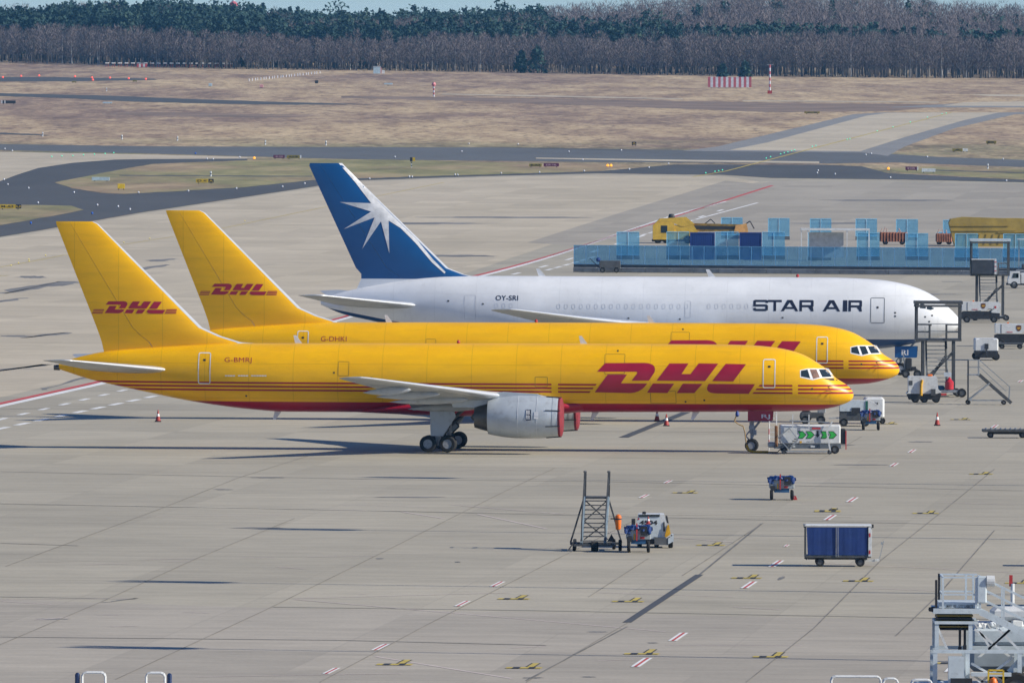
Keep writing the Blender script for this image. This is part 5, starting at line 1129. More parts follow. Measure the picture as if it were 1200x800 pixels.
# ---- wheeled access stairs left of the tractor
g0 = flatloc(667, 646.5); S_ = F / at(667, 646.5).y; U = lambda px, py: ((px - 667) / S_, (646.5 - py) / S_)
t = thing('access_stairs', 'dark steel access stairs seen end-on, tall handrails, orange tank at side', 'stairs', g0)
xl, xr = U(685, 0)[0], U(713, 0)[0]; zp = U(0, 585.5)[1]; D = 2.4
M_ST2 = mat('blue grey stringer', (.26, .33, .37), .5, .1, .2, 3, dirt=(.14, .16, .17))
MB().box(((xl + xr) / 2, D, zp), (xr - xl, .9, .1)).build('platform', M_DSTEEL, t)
for x, bx in ((xl, U(681.5, 0)[0]), (xr, U(709, 0)[0])):
    MB().bar((bx, 0, .35), (x, D - .4, zp), .12, .2).build('stringer', M_ST2, t)
    MB().bar((x - .02, D - .4, zp), (x + .02, D - .4, zp + 1.2), .09).build('rail_post', M_DSTEEL, t); MB().bar((x + .05, D + .4, zp), (x + .07, D + .4, zp + 1.2), .07).build('rail_post', M_DSTEEL, t)
    MB().bar((x - .02, D - .4, zp + 1.2), (x + .06, D + .4, zp + 1.2), .06).bar((x - .02, D - .4, zp + .6), (x + .06, D + .4, zp + .6), .05).build('platform_rail', M_DSTEEL, t)
    MB().bar((bx, .0, 1.25), (x, D - .5, zp + .9), .06).bar((bx, 0, .4), (bx, 0, 1.25), .06).build('handrail', M_DSTEEL, t)
    MB().bar((x, D + .3, zp), (x + (-.38 if x == xl else .38) * 1.0 + (-.25 if x == xl else .25), D + .3, .3), .08).build('rear_leg', M_DSTEEL, t)
for i in range(10):
    f = (i + .5) / 10; xx0 = U(681.5, 0)[0] * (1 - f) + xl * f; xx1 = U(709, 0)[0] * (1 - f) + xr * f
    MB().box(((xx0 + xx1) / 2, (D - .4) * f, .38 + (zp - .42) * f), (xx1 - xx0, .22, .045)).build('tread', M_DSTEEL, t)
for a, b in ((.45, 1.3), (1.3, zp - .1)):
    MB().bar((xl, D, a), (xr, D, b), .055).bar((xr, D, a), (xl, D, b), .055).build('cross_brace', M_DSTEEL, t)
MB().bar((U(668, 0)[0], 1.2, .32), (U(726, 0)[0], 1.2, .32), .12).bar((U(672, 0)[0], 0, .28), (U(722, 0)[0], 0, .28), .1).bar((U(675, 0)[0], 0, .3), (U(675, 0)[0], D + .3, .3), .1).bar((U(719, 0)[0], 0, .3), (U(719, 0)[0], D + .3, .3), .1).build('chassis', M_DSTEEL, t)
MB().bar((U(674, 0)[0], 0, .55), (U(666.5, 0)[0], -.1, .06), .05).build('outrigger', M_BLACK, t)
MB().prism([(1.75, .45), (2.15, .45), (1.95, .8)], -.15, .15).build('jack_housing', M_DARK, t)
for x, y, r in ((U(673, 0)[0], .4, .2), (U(697, 0)[0], .1, .22), (U(727, 0)[0], .8, .26), (U(720, 0)[0], 2.4, .24), (U(674, 0)[0], 2.4, .24)): wheel(t, (x, y, r), r, .34 if x < 1.4 and x > .8 else .16, 'x')
q = thing('extinguisher_tank', 'orange tank with dark band hung on the side of the access stairs', 'tank', (g0[0] + U(724.7, 0)[0], g0[1] + .9, g0[2]))
zz = U(0, 622.3)[1]; MB().lathe([(zz, .05), (zz + .04, .11), (zz + .1, .125), (zz + .56, .15), (zz + .66, .13), (zz + .72, .05), (zz + .73, .001)], (0, 0, 0), 'z', 18).build('tank_body', M_ORANGE, q, True)
MB().lathe([(zz + .48, .153), (zz + .54, .156)], (0, 0, 0), 'z', 18).build('band', M_DARK, q); MB().bar((-.36, 0, zz + .52), (-.1, 0, zz + .52), .05).build('bracket', M_DARK, q)
# ---- white numbered tractor
g0 = flatloc(743, 642.5); S_ = F / at(743, 642.5).y; U = lambda px, py: ((px - 743) / S_, (642.5 - py) / S_)
t = thing('airport_tractor', 'white numbered tractor with sloping back parked behind the hose cart', 'tractor', g0)
MB().prism([U(745, 632), U(745, 616), U(748.5, 603.5), U(773, 603.3), U(776.5, 632)], 0, .06).build('rear_panel', M_GPNT, t)
MB().prism([U(773, 603.2), U(778.5, 603.5), U(786.5, 629.5), U(776.5, 632)], 0.0, 2.0).build('side_panel', M_WPNT, t)
MB().prism([U(748.5, 603.6), U(773, 603.4), U(776, 630), U(745, 630)], .07, 2.0).build('cab_body', M_WPNT, t)
MB().prism([U(748.6, 606.2), U(748.4, 603.4), U(773, 603.2), U(773, 606.0)], -.03, -.005).build('roof_window', M_GLASS, t)
MB().prism([U(777.3, 623), U(777.3, 613), U(778.7, 611.5), U(779.3, 623)], -.03, -.004).build('side_slot', M_BLACK, t)
MB().prism([U(780.2, 613), U(780.3, 605), U(782.3, 606), U(783.8, 614)], .3, 1.2).build('side_mirror', M_BLACK, t)
MB().prism([U(740, 615.3), U(740, 608.5), U(744.4, 608.3), U(744.4, 615.3)], -.15, .1).build('wing_mirror', M_BLACK, t)
MB().prism([U(782, 616), U(784, 615), U(786, 626), U(781, 630), U(779, 629)], -.1, .3).build('yellow_hose_bundle', M_HOSEY, t)
MB().prism([U(767, 638.8), U(767, 629.5), U(783, 631), U(783, 639)], -.1, 1.9).build('bumper_body', mat('dark bumper', (.10, .105, .11), .6), t); MB().prism([U(783, 638), U(783, 631), U(789.5, 627), U(789.5, 634.5)], -.12, 1.9).build('corner_fender', M_GPNT, t)
MB().prism([U(745, 638.5), U(745, 632.3), U(766.8, 632.3), U(766.8, 638.5)], .1, 1.8).build('chassis', M_DARK, t)
for px, y in ((786, .2), (770, 1.4), (750, 1.4)): wheel(t, (U(px, 0)[0], y, .3), .3, .22, 'x')
MB().box((U(755, 0)[0], .6, U(0, 602.2)[1]), (.18, .2, .14), bev=.03).build('roof_lamp', M_BLACK, t)
flat_text('fleet_number', '4504', t, M_BLACK, U(749.5, 0)[0], U(770.5, 0)[0], U(0, 615.2)[1], U(0, 610.2)[1], -.012, .03)
MB().prism([U(747.3, 609.3), U(749.5, 609.3), U(748.4, 607)], -.02, -.005).build('red_triangle', M_RSIGN, t)
q = thing('traffic_cone', 'small cone perched on the cart in front of the numbered tractor', 'traffic cone', (g0[0] + U(759.3, 0)[0], g0[1] - 1.2, g0[2] + 1.15), 0, 'red traffic cones on the apron')
MB().box((0, 0, .02), (.22, .22, .04)).build('cone_base', M_CONE, q); MB().lathe([(.04, .09), (.15, .065)], (0, 0, 0), 'z', 12).lathe([(.25, .045), (.36, .015), (.365, .001)], (0, 0, 0), 'z', 12).build('cone_body', M_CONE, q, True); MB().lathe([(.15, .066), (.25, .046)], (0, 0, 0), 'z', 12).build('reflective_band', M_MW, q, True)

# ---- baggage cart with blue curtains
def baggage_cart(loc, label, grp):
    t = thing('baggage_cart', label, 'baggage cart', loc, 0, grp)
    L, Wd_, z0, z1 = 2.95, 1.45, .45, 1.80
    MB().box((L / 2, Wd_ / 2, z0), (L, Wd_, .1)).build('floor', M_DSTEEL, t); MB().box((L / 2, Wd_ / 2, z1 + .03), (L + .1, Wd_ + .08, .07), bev=.02).build('roof', M_WPNT, t)
    for a, b in ((.07, 1.43), (1.44, 2.79)):
        mb = MB(); n = 26
        for i in range(n + 1):
            x = a + (b - a) * i / n; y = -.02 + .003 * math.sin(i * 1.7) + .006 * math.sin(i * .6)
            mb.v += [(x if i > 1 or a > 1 else x + (.06 if i == 0 else 0), y, z0 + .08), (x, y * .3, z1 - .03), ]
        for i in range(n): mb.f.append((2 * i, 2 * i + 2, 2 * i + 3, 2 * i + 1))
        mb.build('curtain', M_DBLUE, t, True)
    for x in (1.39, 1.49): MB().bar((x, -.045, z0), (x, -.045, z1), .022).build('centre_post', M_STEEL, t)
    for x in (.03, L - .1):
        for y in (0, Wd_): MB().bar((x, y, z0), (x, y, z1), .05).build('corner_post', M_DSTEEL, t)
    MB().box((L + .02, Wd_ / 2, 1.12), (.05, Wd_, 1.3)).build('end_panel', M_WPNT, t); MB().box((L - .06, -.035, 1.12), (.11, .02, 1.3)).build('end_trim', M_WPNT, t)
    for z in (1.42, .66): MB().box((L - .06, -.05, z), (.07, .015, .17)).build('red_lettering', M_RSIGN, t)
    for x in (-.02, L + .07): MB().box((x, .02, z1 + .02), (.09, .1, .15)).build('roof_corner', M_DARK, t)
    MB().box((L / 2, Wd_ / 2, z0 - .1), (L * .9, .5, .1)).build('chassis', M_DSTEEL, t)
    MB().bar((0, .1, z0 - .02), (.12, .1, z0 - .1), .14).build('rear_step', M_DARK, t)
    MB().bar((L - .3, Wd_ / 2, .27), (L + .28, Wd_ / 2, .25), .09).box((L + .3, Wd_ / 2, .27), (.2, .16, .1)).build('drawbar_base', M_WPNT, t); MB().bar((L + .38, Wd_ / 2, .22), (L + .6, Wd_ / 2, 1.15), .035).tube((L + .52, Wd_ / 2 - .02, 1.02), (L + .52, Wd_ / 2 + .02, 1.02), .07, 10).build('drawbar', M_STEEL, t)
    for x in (.68, 2.48):
        for y in (.15, Wd_ - .15): wheel(t, (x, y, .2), .2, .13)
    return t
bc = baggage_cart(flatloc(943.5, 664.5), 'baggage cart with two deep blue curtains and white roof', 'covered baggage carts')
# unseen cart copies added right of the picture to throw shadows across its edge
for i, (px, py) in enumerate(((1262, 665), (1250, 712), (1345, 667))):
    c2 = copy_tree(bc); c2.location = flatloc(px, py); c2['label'] = ('unseen blue curtained cart added outside the picture to cast shadow, level with the visible one', 'unseen blue curtained cart added outside the picture to cast shadow, behind the white loader stairs', 'unseen blue curtained cart added outside the picture to cast shadow, farthest right')[i]
# ---------------------------------------------------------------- big white loader stairs, bottom right
Yl = 402.0; Sl = F / Yl; X0 = (1097 - 600) / Sl; zg = L0 + .008
t = thing('loader_stairs', 'big pale blue-white service platform with railed stairs at the lower right corner', 'service platform', (X0, Yl, zg))
def U(px, py): return ((px - 1097) / Sl, (.0035 * 520 + HOR + F * H / Yl - py) / Sl)      # local x,z of a photo pixel at this distance
G = M_GPNT
zf = U(0, 717)[1]; D = 2.6; xr = U(1148, 0)[0]
MB().box((xr / 2, D / 2, zf), (xr + .1, D, .18)).build('platform_deck', G, t)
MB().box((xr / 2 + .05, D / 2, zf + .2), (xr - .2, D - .4, .18)).build('sliding_deck', G, t)
flat_text('deck_lettering', 'MAX 100 - 5777 LABEITE', t, M_DSTEEL, U(1111, 0)[0], U(1142, 0)[0], U(0, 713.2)[1], U(0, 709.6)[1], .185, .01)
MB().lathe([(-.12, .001), (-.1, .07), (.1, .1), (.16, .001)], (-.1, .3, zf + .05), 'x', 12).build('rubber_buffer', M_BLACK, t, True)
for x, zt_ in ((U(1098.6, 0)[0], U(0, 680.5)[1]), (U(1104.9, 0)[0], U(0, 676.5)[1])):
    MB().bar((x, .1 if x < .1 else D - .1, zf + .1), (x, .1 if x < .1 else D - .1, zt_), .08, .1).build('rubber_fender', M_BLACK, t)
rx0 = U(1106.5, 0)[0]; rx1 = U(1146, 0)[0]; zr = U(0, 677.5)[1]; zm = U(0, 697.5)[1]
for y in (.05, D - .05):
    for x in (rx0, rx1 - .02, rx1 + .12 if y < 1 else rx0 + .9): MB().bar((x, y, zf + .1), (x, y, zr), .07).build('rail_post', G, t)
    MB().bar((rx0, y, zr), (rx1 + .12, y, zr), .06).bar((rx0, y, zm), (rx1, y, zm), .06).build('guard_rail', G, t)
MB().bar((rx0, .05, zr), (rx0, D - .05, zr), .06).bar((rx0, .05, zm), (rx0, D - .05, zm), .06).build('guard_rail', G, t)
MB().box((U(1152, 0)[0], .1, zf + .75), (.34, .25, .95), bev=.04).build('control_cabinet', G, t); MB().lathe([(0, .001), (.02, .2), (.3, .2), (.32, .001)], (U(1157, 0)[0], .1, zf + 1.05), 'x', 14).build('lamp_drum', M_WPNT, t)
# bellows under deck
for i in range(6): MB().box((xr / 2 - .05, D / 2, zf - .17 - i * .095), (xr - .25 - .03 * (i % 2), D - .3, .05)).build('bellows_fold', M_BLACK if i % 2 else mat('ochre bellows', (.20, .14, .02), .6), t)
zc = U(0, 730.5)[1]; MB().box((xr / 2, D / 2, zc), (xr, D, .1)).build('lower_deck', G, t)
for x in (U(1099.5, 0)[0], U(1139, 0)[0]):
    for y in (.1, D - .1): MB().bar((x, y, U(0, 763)[1]), (x, y, zc), .14).build('upper_leg', G, t)
for x in (U(1097.5, 0)[0], U(1135.5, 0)[0], U(1196.5, 0)[0], U(1250, 0)[0]):
    for y in (-.1, D + .1): MB().bar((x, y, .5), (x, y, U(0, 763.5)[1]), .15).build('lower_leg', G, t)
zb_ = U(0, 764)[1]
for y in (-.1, D + .1): MB().bar((U(1095, 0)[0], y - .02, zb_), (U(1260, 0)[0], y - .02, zb_), .13, .12).build('cross_beam', G, t)
for px, top, bot in ((1127, 717.5, 762), (1132.8, 735, 760)): MB().tube((U(px, 0)[0], .4, U(0, top)[1]), (U(px, 0)[0], .4, U(0, bot)[1]), .045).box((U(px, 0)[0], .4, U(0, bot)[1]), (.12, .12, .16)).build('hydraulic_ram', M_BLACK, t)
# stairs running down to the right
sx0, sz0 = U(1150, 718); sx1, sz1 = U(1262, 772)
for y in (.05, D - .9):
    MB().bar((sx0, y, sz0), (sx1, y, sz1), .07, .20).build('stringer', G, t)
    for dz in (.36, .72, 1.12): MB().bar((sx0, y, sz0 + dz + .1), (sx1, y, sz1 + dz + .1), .045).build('handrail', G, t)
    for i in range(5): f = i / 4; MB().bar((sx0 + (sx1 - sx0) * f, y, sz0 + (sz1 - sz0) * f), (sx0 + (sx1 - sx0) * f, y, sz0 + (sz1 - sz0) * f + 1.2), .055).build('rail_post', G, t)
for i in range(14): f = (i + .5) / 14; MB().box((sx0 + (sx1 - sx0) * f, D / 2 - .4, sz0 + (sz1 - sz0) * f), (.26, 1.6, .05)).build('tread', M_STEEL, t)
for a, b in (((1144, 738), (1185, 770)), ((1148, 772), (1186, 738)), ((1186, 738), (1160, 762)), ((1140, 778), (1200, 812)), ((1140, 790), (1176, 816)), ((1150, 740), (1163, 762)), ((1172, 738), (1196, 762)), ((1100, 735), (1112, 762)), ((1152, 800), (1190, 770))):
    MB().bar((U(*a)[0], .1, U(*a)[1]), (U(*b)[0], .1, U(*b)[1]), .08).build('brace', M_WPNT, t)
MB().bar((U(1186, 0)[0], .2, U(0, 790)[1]), (U(1226, 0)[0], .2, U(0, 748)[1]), .3).build('lift_arm', G, t)
MB().box((U(1122, 0)[0], -.2, U(0, 799)[1]), (.55, .5, 1.75)).build('front_cabinet', G, t); MB().box((U(1128, 0)[0], -.47, U(0, 804)[1]), (.75, .04, .55)).build('cabinet_opening', M_DARK, t); MB().box((U(1163, 0)[0], -.2, U(0, 790.5)[1]), (1.4, .5, .12)).build('fender_shelf', G, t)
for px in (1193, 1240):
    for y in (-.1, 2.5): wheel(t, (U(px, 0)[0], y, .55), .55, .35, n=28)
for px in (1106,):
    for y in (-.1, 2.5): wheel(t, (U(px, 0)[0], y, .35), .35, .3)
MB().box((U(1160, 0)[0], D / 2, .55), (5.2, 2.0, .25)).build('chassis', G, t)
t = thing('tank_truck', 'pale tank truck loaded with crumpled plastic wrap behind the platform stairs', 'truck', (X0, Yl + 4.5, zg))
MB().box((U(1222, 0)[0], 0, U(0, 752)[1]), (4.6, 2.2, .62), bev=.12).build('upper_tank', G, t); MB().box((U(1222, 0)[0], 0, U(0, 778)[1]), (4.8, 2.2, .95), bev=.2).build('lower_tank', mat('cool grey tank', (.30, .34, .37), .5, 0, .15, 1), t)
r = random.Random(9)
for i in range(26):
    x = U(1147 + 60 * r.random(), 0)[0]; z = U(0, 738 + 5 * r.random() - max(0, (x - 1.9)) * 2.0)[1]; mm = (M_WPNT, M_WPNT, mat('clear wrap', (.5, .53, .56), .2), M_GPNT, mat('pinkish rag', (.45, .22, .20), .8))[r.randrange(5)]
    MB().box((x, -.6 + r.random(), z), (.35 + .3 * r.random(), .4, .16 + .2 * r.random()), rz=r.random() * 3, taper=.5, bev=.04).build('plastic_bundle', mm, t)
MB().box((U(1196, 0)[0], -.4, U(0, 722.5)[1] - .1), (1.7, .8, .5), taper=.6, bev=.15).build('wrapped_load', M_WPNT, t)
for i in range(4):
    a = U(1148 + i * 7.5, 736); MB().bar((a[0], -1.0, a[1]), (a[0] + .28, -1.0, a[1] - .42), .05).build('guy_strut', M_WPNT, t)
for x in (2.6, 5.6):
    for y in (-.9, .9): wheel(t, (x, y, .5), .5, .3)
t = thing('yellow_barrier', 'yellow tubular frame with orange beacon at the foot of the big platform', 'barrier', (X0, Yl - 1.2, zg))
ya, yb_ = U(1158.5, 784), U(1176, 784)
for p in (ya, yb_): MB().bar((p[0], 0, 0), (p[0], 0, p[1]), .06).build('post', mat('safety yellow', (.62, .42, .03), .5), t)
MB().bar((ya[0], 0, ya[1]), (yb_[0], 0, ya[1]), .06).build('top_bar', MATS['safety yellow'], t); MB().bar((ya[0], 0, 1.1), (yb_[0], 0, 1.1), .05).build('mid_bar', MATS['safety yellow'], t)
MB().lathe([(0, .14), (.16, .15), (.3, .1), (.36, .001)], (U(1164.5, 0)[0], 0, U(0, 804)[1]), 'z', 14).lathe([(-.9, .04), (0, .04)], (U(1164.5, 0)[0], 0, U(0, 804)[1]), 'z', 8).build('beacon', M_ORANGE, t, True)
t = thing('steel_mast', 'bare steel pole with red flag behind the platform stair rail', 'pole', (X0 + 2.95, Yl + 5.5, zg)); MB().tube((0, 0, 0), (0, 0, 3.95), .07).build('pole', M_WPNT, t, True); MB().box((-.06, 0, 4.05), (.12, .04, .4)).build('flag', M_RSIGN, t)
# white rail hoops along the bottom edge
def hoops(label, px0, px1, py, pad, Y=392.0):
    S = F / Y; zt = H + .0035 * 0 - (py - .0035 * (px0 - 600) - HOR) / S; x0 = (px0 - 600) / S; wd = (px1 - px0) / S
    t = thing('rail_hoop', label, 'rail', (x0, Y, zg), 0, 'white tubular rails along the bottom edge'); zt -= zg
    for y in (0, .5):
        MB().path([(0, y, .0), (0, y, zt - .12), (.05, y, zt - .03), (.14, y, zt), (wd - .14, y, zt), (wd - .05, y, zt - .03), (wd, y, zt - .12), (wd, y, 0)], .035, 8).build('hoop', M_WPNT, t, True)
    MB().bar((0, 0, .25), (0, .5, .25), .06).bar((wd, 0, .25), (wd, .5, .25), .06).build('tie_bar', M_WPNT, t)
    if pad: x = -.16 if pad < 0 else wd + .16; MB().box((x, .1, zt / 2), (.16, .22, zt), bev=.05).build('blue_pad', mat('dark blue pad', (.01, .03, .10), .6), t)
    return t
hoops('white rail hoop with dark blue pad on its left at the bottom edge', 97, 124, 788.3, -1); hoops('white rail hoop with dark blue pad on its right at the bottom edge', 172, 194, 788.8, 1)
hoops('long white rail hoop cut by the bottom edge right of centre', 976, 1034, 793, 0); hoops('short white rail hoop beside the big service platform', 1037, 1054, 795.5, 0); hoops('low white rail between the hoops and the service platform', 1070, 1094, 797, 0)

# ---------------------------------------------------------------- floodlight masts outside the picture (their shadows cross the apron)
sh = Vector((-sv.x, -sv.y)).normalized(); Lm = 30.0 / math.tan(R(SUN_EL))
def mast_proto():
    t = thing('floodlight_mast', '', 'light mast')
    MB().tube((0, 0, 0), (0, 0, 28.5), .26, 12, .11).build('pole', M_STEEL, t, True); MB().lathe([(0, .5), (.5, .45), (.6, .28)], (0, 0, 0), 'z', 16).build('mast_base', M_CBASE, t)
    MB().lathe([(26.8, .12), (26.9, .9), (27.05, .9), (27.1, .2)], (0, 0, 0), 'z', 20).build('lamp_ring', M_STEEL, t)
    for z in (27.4, 28.6):
        for k in range(4): a = k * math.pi / 2 + .4; MB().box((.75 * math.cos(a), .75 * math.sin(a), z), (.6, .6, .75), rz=a, bev=.06).build('floodlight', M_DSTEEL, t)
    return t
mp = mast_proto()
for i, ((px, py), lb) in enumerate(zip(((96, 758.5), (152, 681.5), (312, 620), (438, 559.5)), ('nearest', 'second', 'third', 'farthest'))):
    g_ = at(px, py); c2 = mp if i == 0 else copy_tree(mp)
    c2.location = (g_.x - sh.x * Lm * .97, g_.y - sh.y * Lm * .97, zg); c2['label'] = lb + ' floodlight mast standing outside the right picture edge'; c2['group'] = 'floodlight masts'

# ---------------------------------------------------------------- airfield signs, lights and markers
def sign(px, py, w_px, h_px, panels, label, legs=True):
    g_ = at(px, py); s = F / g_.y; wd, h = w_px / s, h_px / s; t = thing('airfield_sign', label, 'sign', (g_.x, g_.y, g_.z + .03), 0, 'low airfield guidance signs')
    n = len(panels); tot = sum(p[0] for p in panels); x = -wd / 2
    for fr, m, txt, tm in panels:
        w_ = wd * fr / tot; o = MB().box((x + w_ / 2, 0, .15 + (h - .15) / 2), (w_ - .02, .25, h - .15), bev=.02).build('sign_panel', m, t)
        if txt: q = flat_text('sign_lettering', txt, o, tm, x + w_ * .14, x + w_ * .86, .15 + (h - .15) * .24, .15 + (h - .15) * .78, -.14, .02)
        x += w_
    for k in (-.35, .35): MB().box((k * wd, 0, .075), (.12, .12, .15)).build('foot', M_DARK, t)
    return t
SBK = mat('sign black', (.02, .02, .022), .5); SYE = mat('sign yellow', (.52, .36, .02), .5); SMA = mat('sign maroon', (.10, .012, .05), .5); SWH = mat('sign white', (.60, .64, .66), .5); SPB = mat('sign pale blue', (.42, .54, .60), .5); SOL = mat('sign olive yellow', (.22, .18, .03), .5)
SWT = mat('sign lettering pale', (.45, .30, .36), .5)
sign(10, 122.3, 17, 4.2, [(.1, SWH, '', None), (.15, SBK, '', None), (.08, SWH, '', None), (.8, SBK, '', None)], 'black sign with white ends near the left edge of the heath')
sign(126, 122.3, 11, 2.6, [(1, SPB, '', None)], 'thin pale blue sign on the far heath')
sign(327, 186.5, 13.5, 4.6, [(1, SMA, '14L-32R', SWT)], 'maroon sign left of the yellow one beyond the blue fin'); sign(344.5, 186.8, 17, 4.6, [(.9, SOL, 'A3-B', SBK), (.1, SWH, '', None)], 'olive yellow sign beside the maroon one beyond the blue fin')
sign(118, 213, 21, 5.2, [(.9, SPB, '', None), (.1, SPB, '', None)], 'long pale blue box sign on the grass island'); sign(142, 222.6, 8.6, 7, [(1, mat('bright yellow box', (.72, .50, .02), .5), '', None)], 'bright yellow cube box on the grass island')
sign(240, 215.5, 21, 5.6, [(.7, SYE, 'D <', SBK), (.3, SBK, 'A', SYE)], 'yellow and black sign on the grass island'); sign(12, 245.8, 26, 6, [(.72, SYE, 'M-A3', SBK), (.25, SBK, 'U', SYE)], 'yellow and black lettered sign at the left edge on the small grass patch')
sign(627.5, 196.4, 15, 4.4, [(1, SOL, 'B-A3', SBK)], 'olive yellow sign on the far grass strip right of centre'); sign(646, 196.4, 18, 4.8, [(1, SMA, '32R-14L', SWT)], 'maroon sign on the far grass strip right of centre')
sign(743, 171, 5.5, 4.6, [(1, SBK, 'A', SYE)], 'small square black sign on the heath edge'); sign(951.5, 134, 18, 3, [(1, SOL, 'A-B', SBK)], 'thin olive sign beside the diagonal taxiway')
sign(1122, 178.6, 12, 4.2, [(1, SOL, 'A', SBK)], 'olive sign paired with a pale one right of the diagonal taxiway'); sign(1131, 178.6, 6, 4.2, [(1, SWH, '', None)], 'pale half sign right of the diagonal taxiway'); sign(1161.5, 169.6, 12, 4.4, [(1, SOL, 'B', SBK)], 'olive sign far right on the heath')
sign(1068.5, 200.6, 15, 5, [(.9, SMA, '32R', SWT), (.1, SWH, '', None)], 'maroon sign on the right-hand grass strip'); sign(1088, 202.8, 16, 5, [(1, SWH, '', None)], 'pale blank sign on the right-hand grass strip')
sign(87, 97.5, 5, 2.2, [(1, SOL, '', None)], 'tiny olive sign by the far runway, left one'); sign(158, 96.5, 5, 2.4, [(1, SOL, '', None)], 'tiny olive sign by the far runway, right one')
# box beacon on striped post
g_ = at(484, 196.5); s = F / g_.y; t = thing('marker_post', 'striped post carrying a black and yellow box near the blue fin', 'marker post', (g_.x, g_.y, g_.z))
for i in range(4): MB().box((-.25, 0, .12 + i * .22), (.16, .16, .22)).build('post_section', SWH if i % 2 == 0 else SBK, t)
MB().box((-.3, 0, 1.35), (.42, .5, .7)).build('black_box', SBK, t); MB().box((.13, 0, 1.38), (.4, .5, .62)).build('yellow_box', SYE, t)
def post(px, py, label, h=.85):
    g_ = at(px, py); t = thing('marker_post', label, 'marker post', (g_.x, g_.y, g_.z), 0, 'white marker posts with black band')
    MB().tube((0, 0, 0), (0, 0, h * .42), .13, 8).build('lower_section', SWH, t); MB().tube((0, 0, h * .42), (0, 0, h * .6), .131, 8).build('black_band', SBK, t); MB().tube((0, 0, h * .6), (0, 0, h), .13, 8).build('upper_section', SWH, t)
for px, py, lb in ((50, 160, 'banded post at the far left of the heath edge'), (143, 163.5, 'banded post above the left taxiway bend'), (208, 165, 'banded post between the left taxiway bend and the yellow fins'), (311, 169.8, 'banded post just left of the blue fin'), (382, 170.5, 'banded post just above the blue fin tip'), (247, 207, 'banded post on the grass island'), (1157.5, 198, 'banded post on the right-hand grass strip'), (125, 107, 'banded post on the far left heath')): post(px, py, 'white ' + lb)
M_LW = mat('lamp white', (.75, .75, .78), .4); M_LG = mat('lamp green', (.10, .75, .45), .4, emit=.5); M_LO = mat('lamp orange', (.9, .35, .03), .4, emit=1.0); M_LR = mat('lamp red', (.85, .12, .08), .4, emit=.7); M_LY = mat('lamp yellow', (.8, .65, .1), .4, emit=.3); M_LB = mat('lamp blue', (.03, .12, .5), .4)
def lamps(pts, m, name, label, cat, grp, r=.2):
    proto = None
    for px, py in pts:
        g_ = at(px, py)
        if proto is None:
            o = thing(name, label, cat, (0, 0, 0), 0, grp); MB().lathe([(0, r * .8), (r * .6, r), (r * 1.3, r * .9), (r * 1.8, r * .4), (r * 1.85, .001)], (0, 0, .08), 'z', 8).build('lens', m, o, True); MB().lathe([(0, r * .9), (.08, r * .7)], (0, 0, 0), 'z', 8).build('lamp_base', M_DARK, o); proto = o
        else: o = copy_tree(proto)
        o.location = (g_.x, g_.y, g_.z + .02)
z3 = lambda L, ox=0, oy=0, k=2.963: [(ox + a / k, oy + b / k) for a, b in L]
lamps(z3([(14, 627), (27, 644), (99, 657), (132, 708), (257, 672), (338, 716), (410, 721), (451, 731), (481, 672), (654, 667), (821, 658), (981, 652), (1058, 641), (740, 556), (719, 555), (832, 549), (43, 527), (17, 520)]) + z3([(98, 624), (236, 617), (246, 618), (395, 610), (404, 611), (555, 605), (688, 602), (843, 597), (1000, 591), (1068, 585), (1136, 572), (838, 558), (790, 530), (972, 525), (418, 529), (186, 548), (443, 502), (614, 504)], 400)
      + z3([(467, 604), (470, 596), (529, 608), (721, 620), (1124, 631), (849, 548), (636, 541), (655, 537), (1112, 556)], 800), M_LW, 'edge_light', 'white domed edge light along the asphalt taxiway', 'airfield light', 'white edge lights', .13)
lamps(z3([(340, 538), (352, 534), (365, 531), (378, 527), (388, 524), (305, 548), (290, 553), (125, 597), (112, 599), (138, 594), (80, 604), (450, 512), (462, 509), (571, 487), (580, 485), (675, 458), (730, 444), (790, 427), (850, 410), (900, 398), (915, 396)], 800) + z3([(180, 547), (215, 545), (253, 544), (290, 541), (328, 539), (395, 534), (365, 537)]), M_LG, 'centreline_light', 'green inset centreline light on the pale taxiway', 'airfield light', 'green centreline lights', .10)
lamps([(298, 187), (712, 195.8), (716, 195.8), (1041, 199.5)], M_LO, 'guard_light', 'orange guard light beside a taxiway sign', 'airfield light', 'orange guard lights', .22)
lamps([(3.5, 92), (25, 90.5), (46, 90), (88, 91), (108, 92.3), (129, 92.6), (151, 93.3), (171, 94), (109, 95), (306, 102)], M_LR, 'approach_light', 'red approach light beside the far runway', 'airfield light', 'red approach lights', .27)
lamps(z3([(38, 214), (64, 205), (100, 193), (158, 179), (430, 134), (520, 120), (850, 59)], 0, 240) + [(148, 308), (34, 307)], M_LY, 'inset_light', 'small yellow inset light on the pale apron', 'airfield light', 'yellow inset lights', .06)
lamps([(36, 263), (108, 251.5), (229, 181)], M_LB, 'blue_light', 'small blue edge light beside the asphalt', 'airfield light', 'blue edge lights', .15)
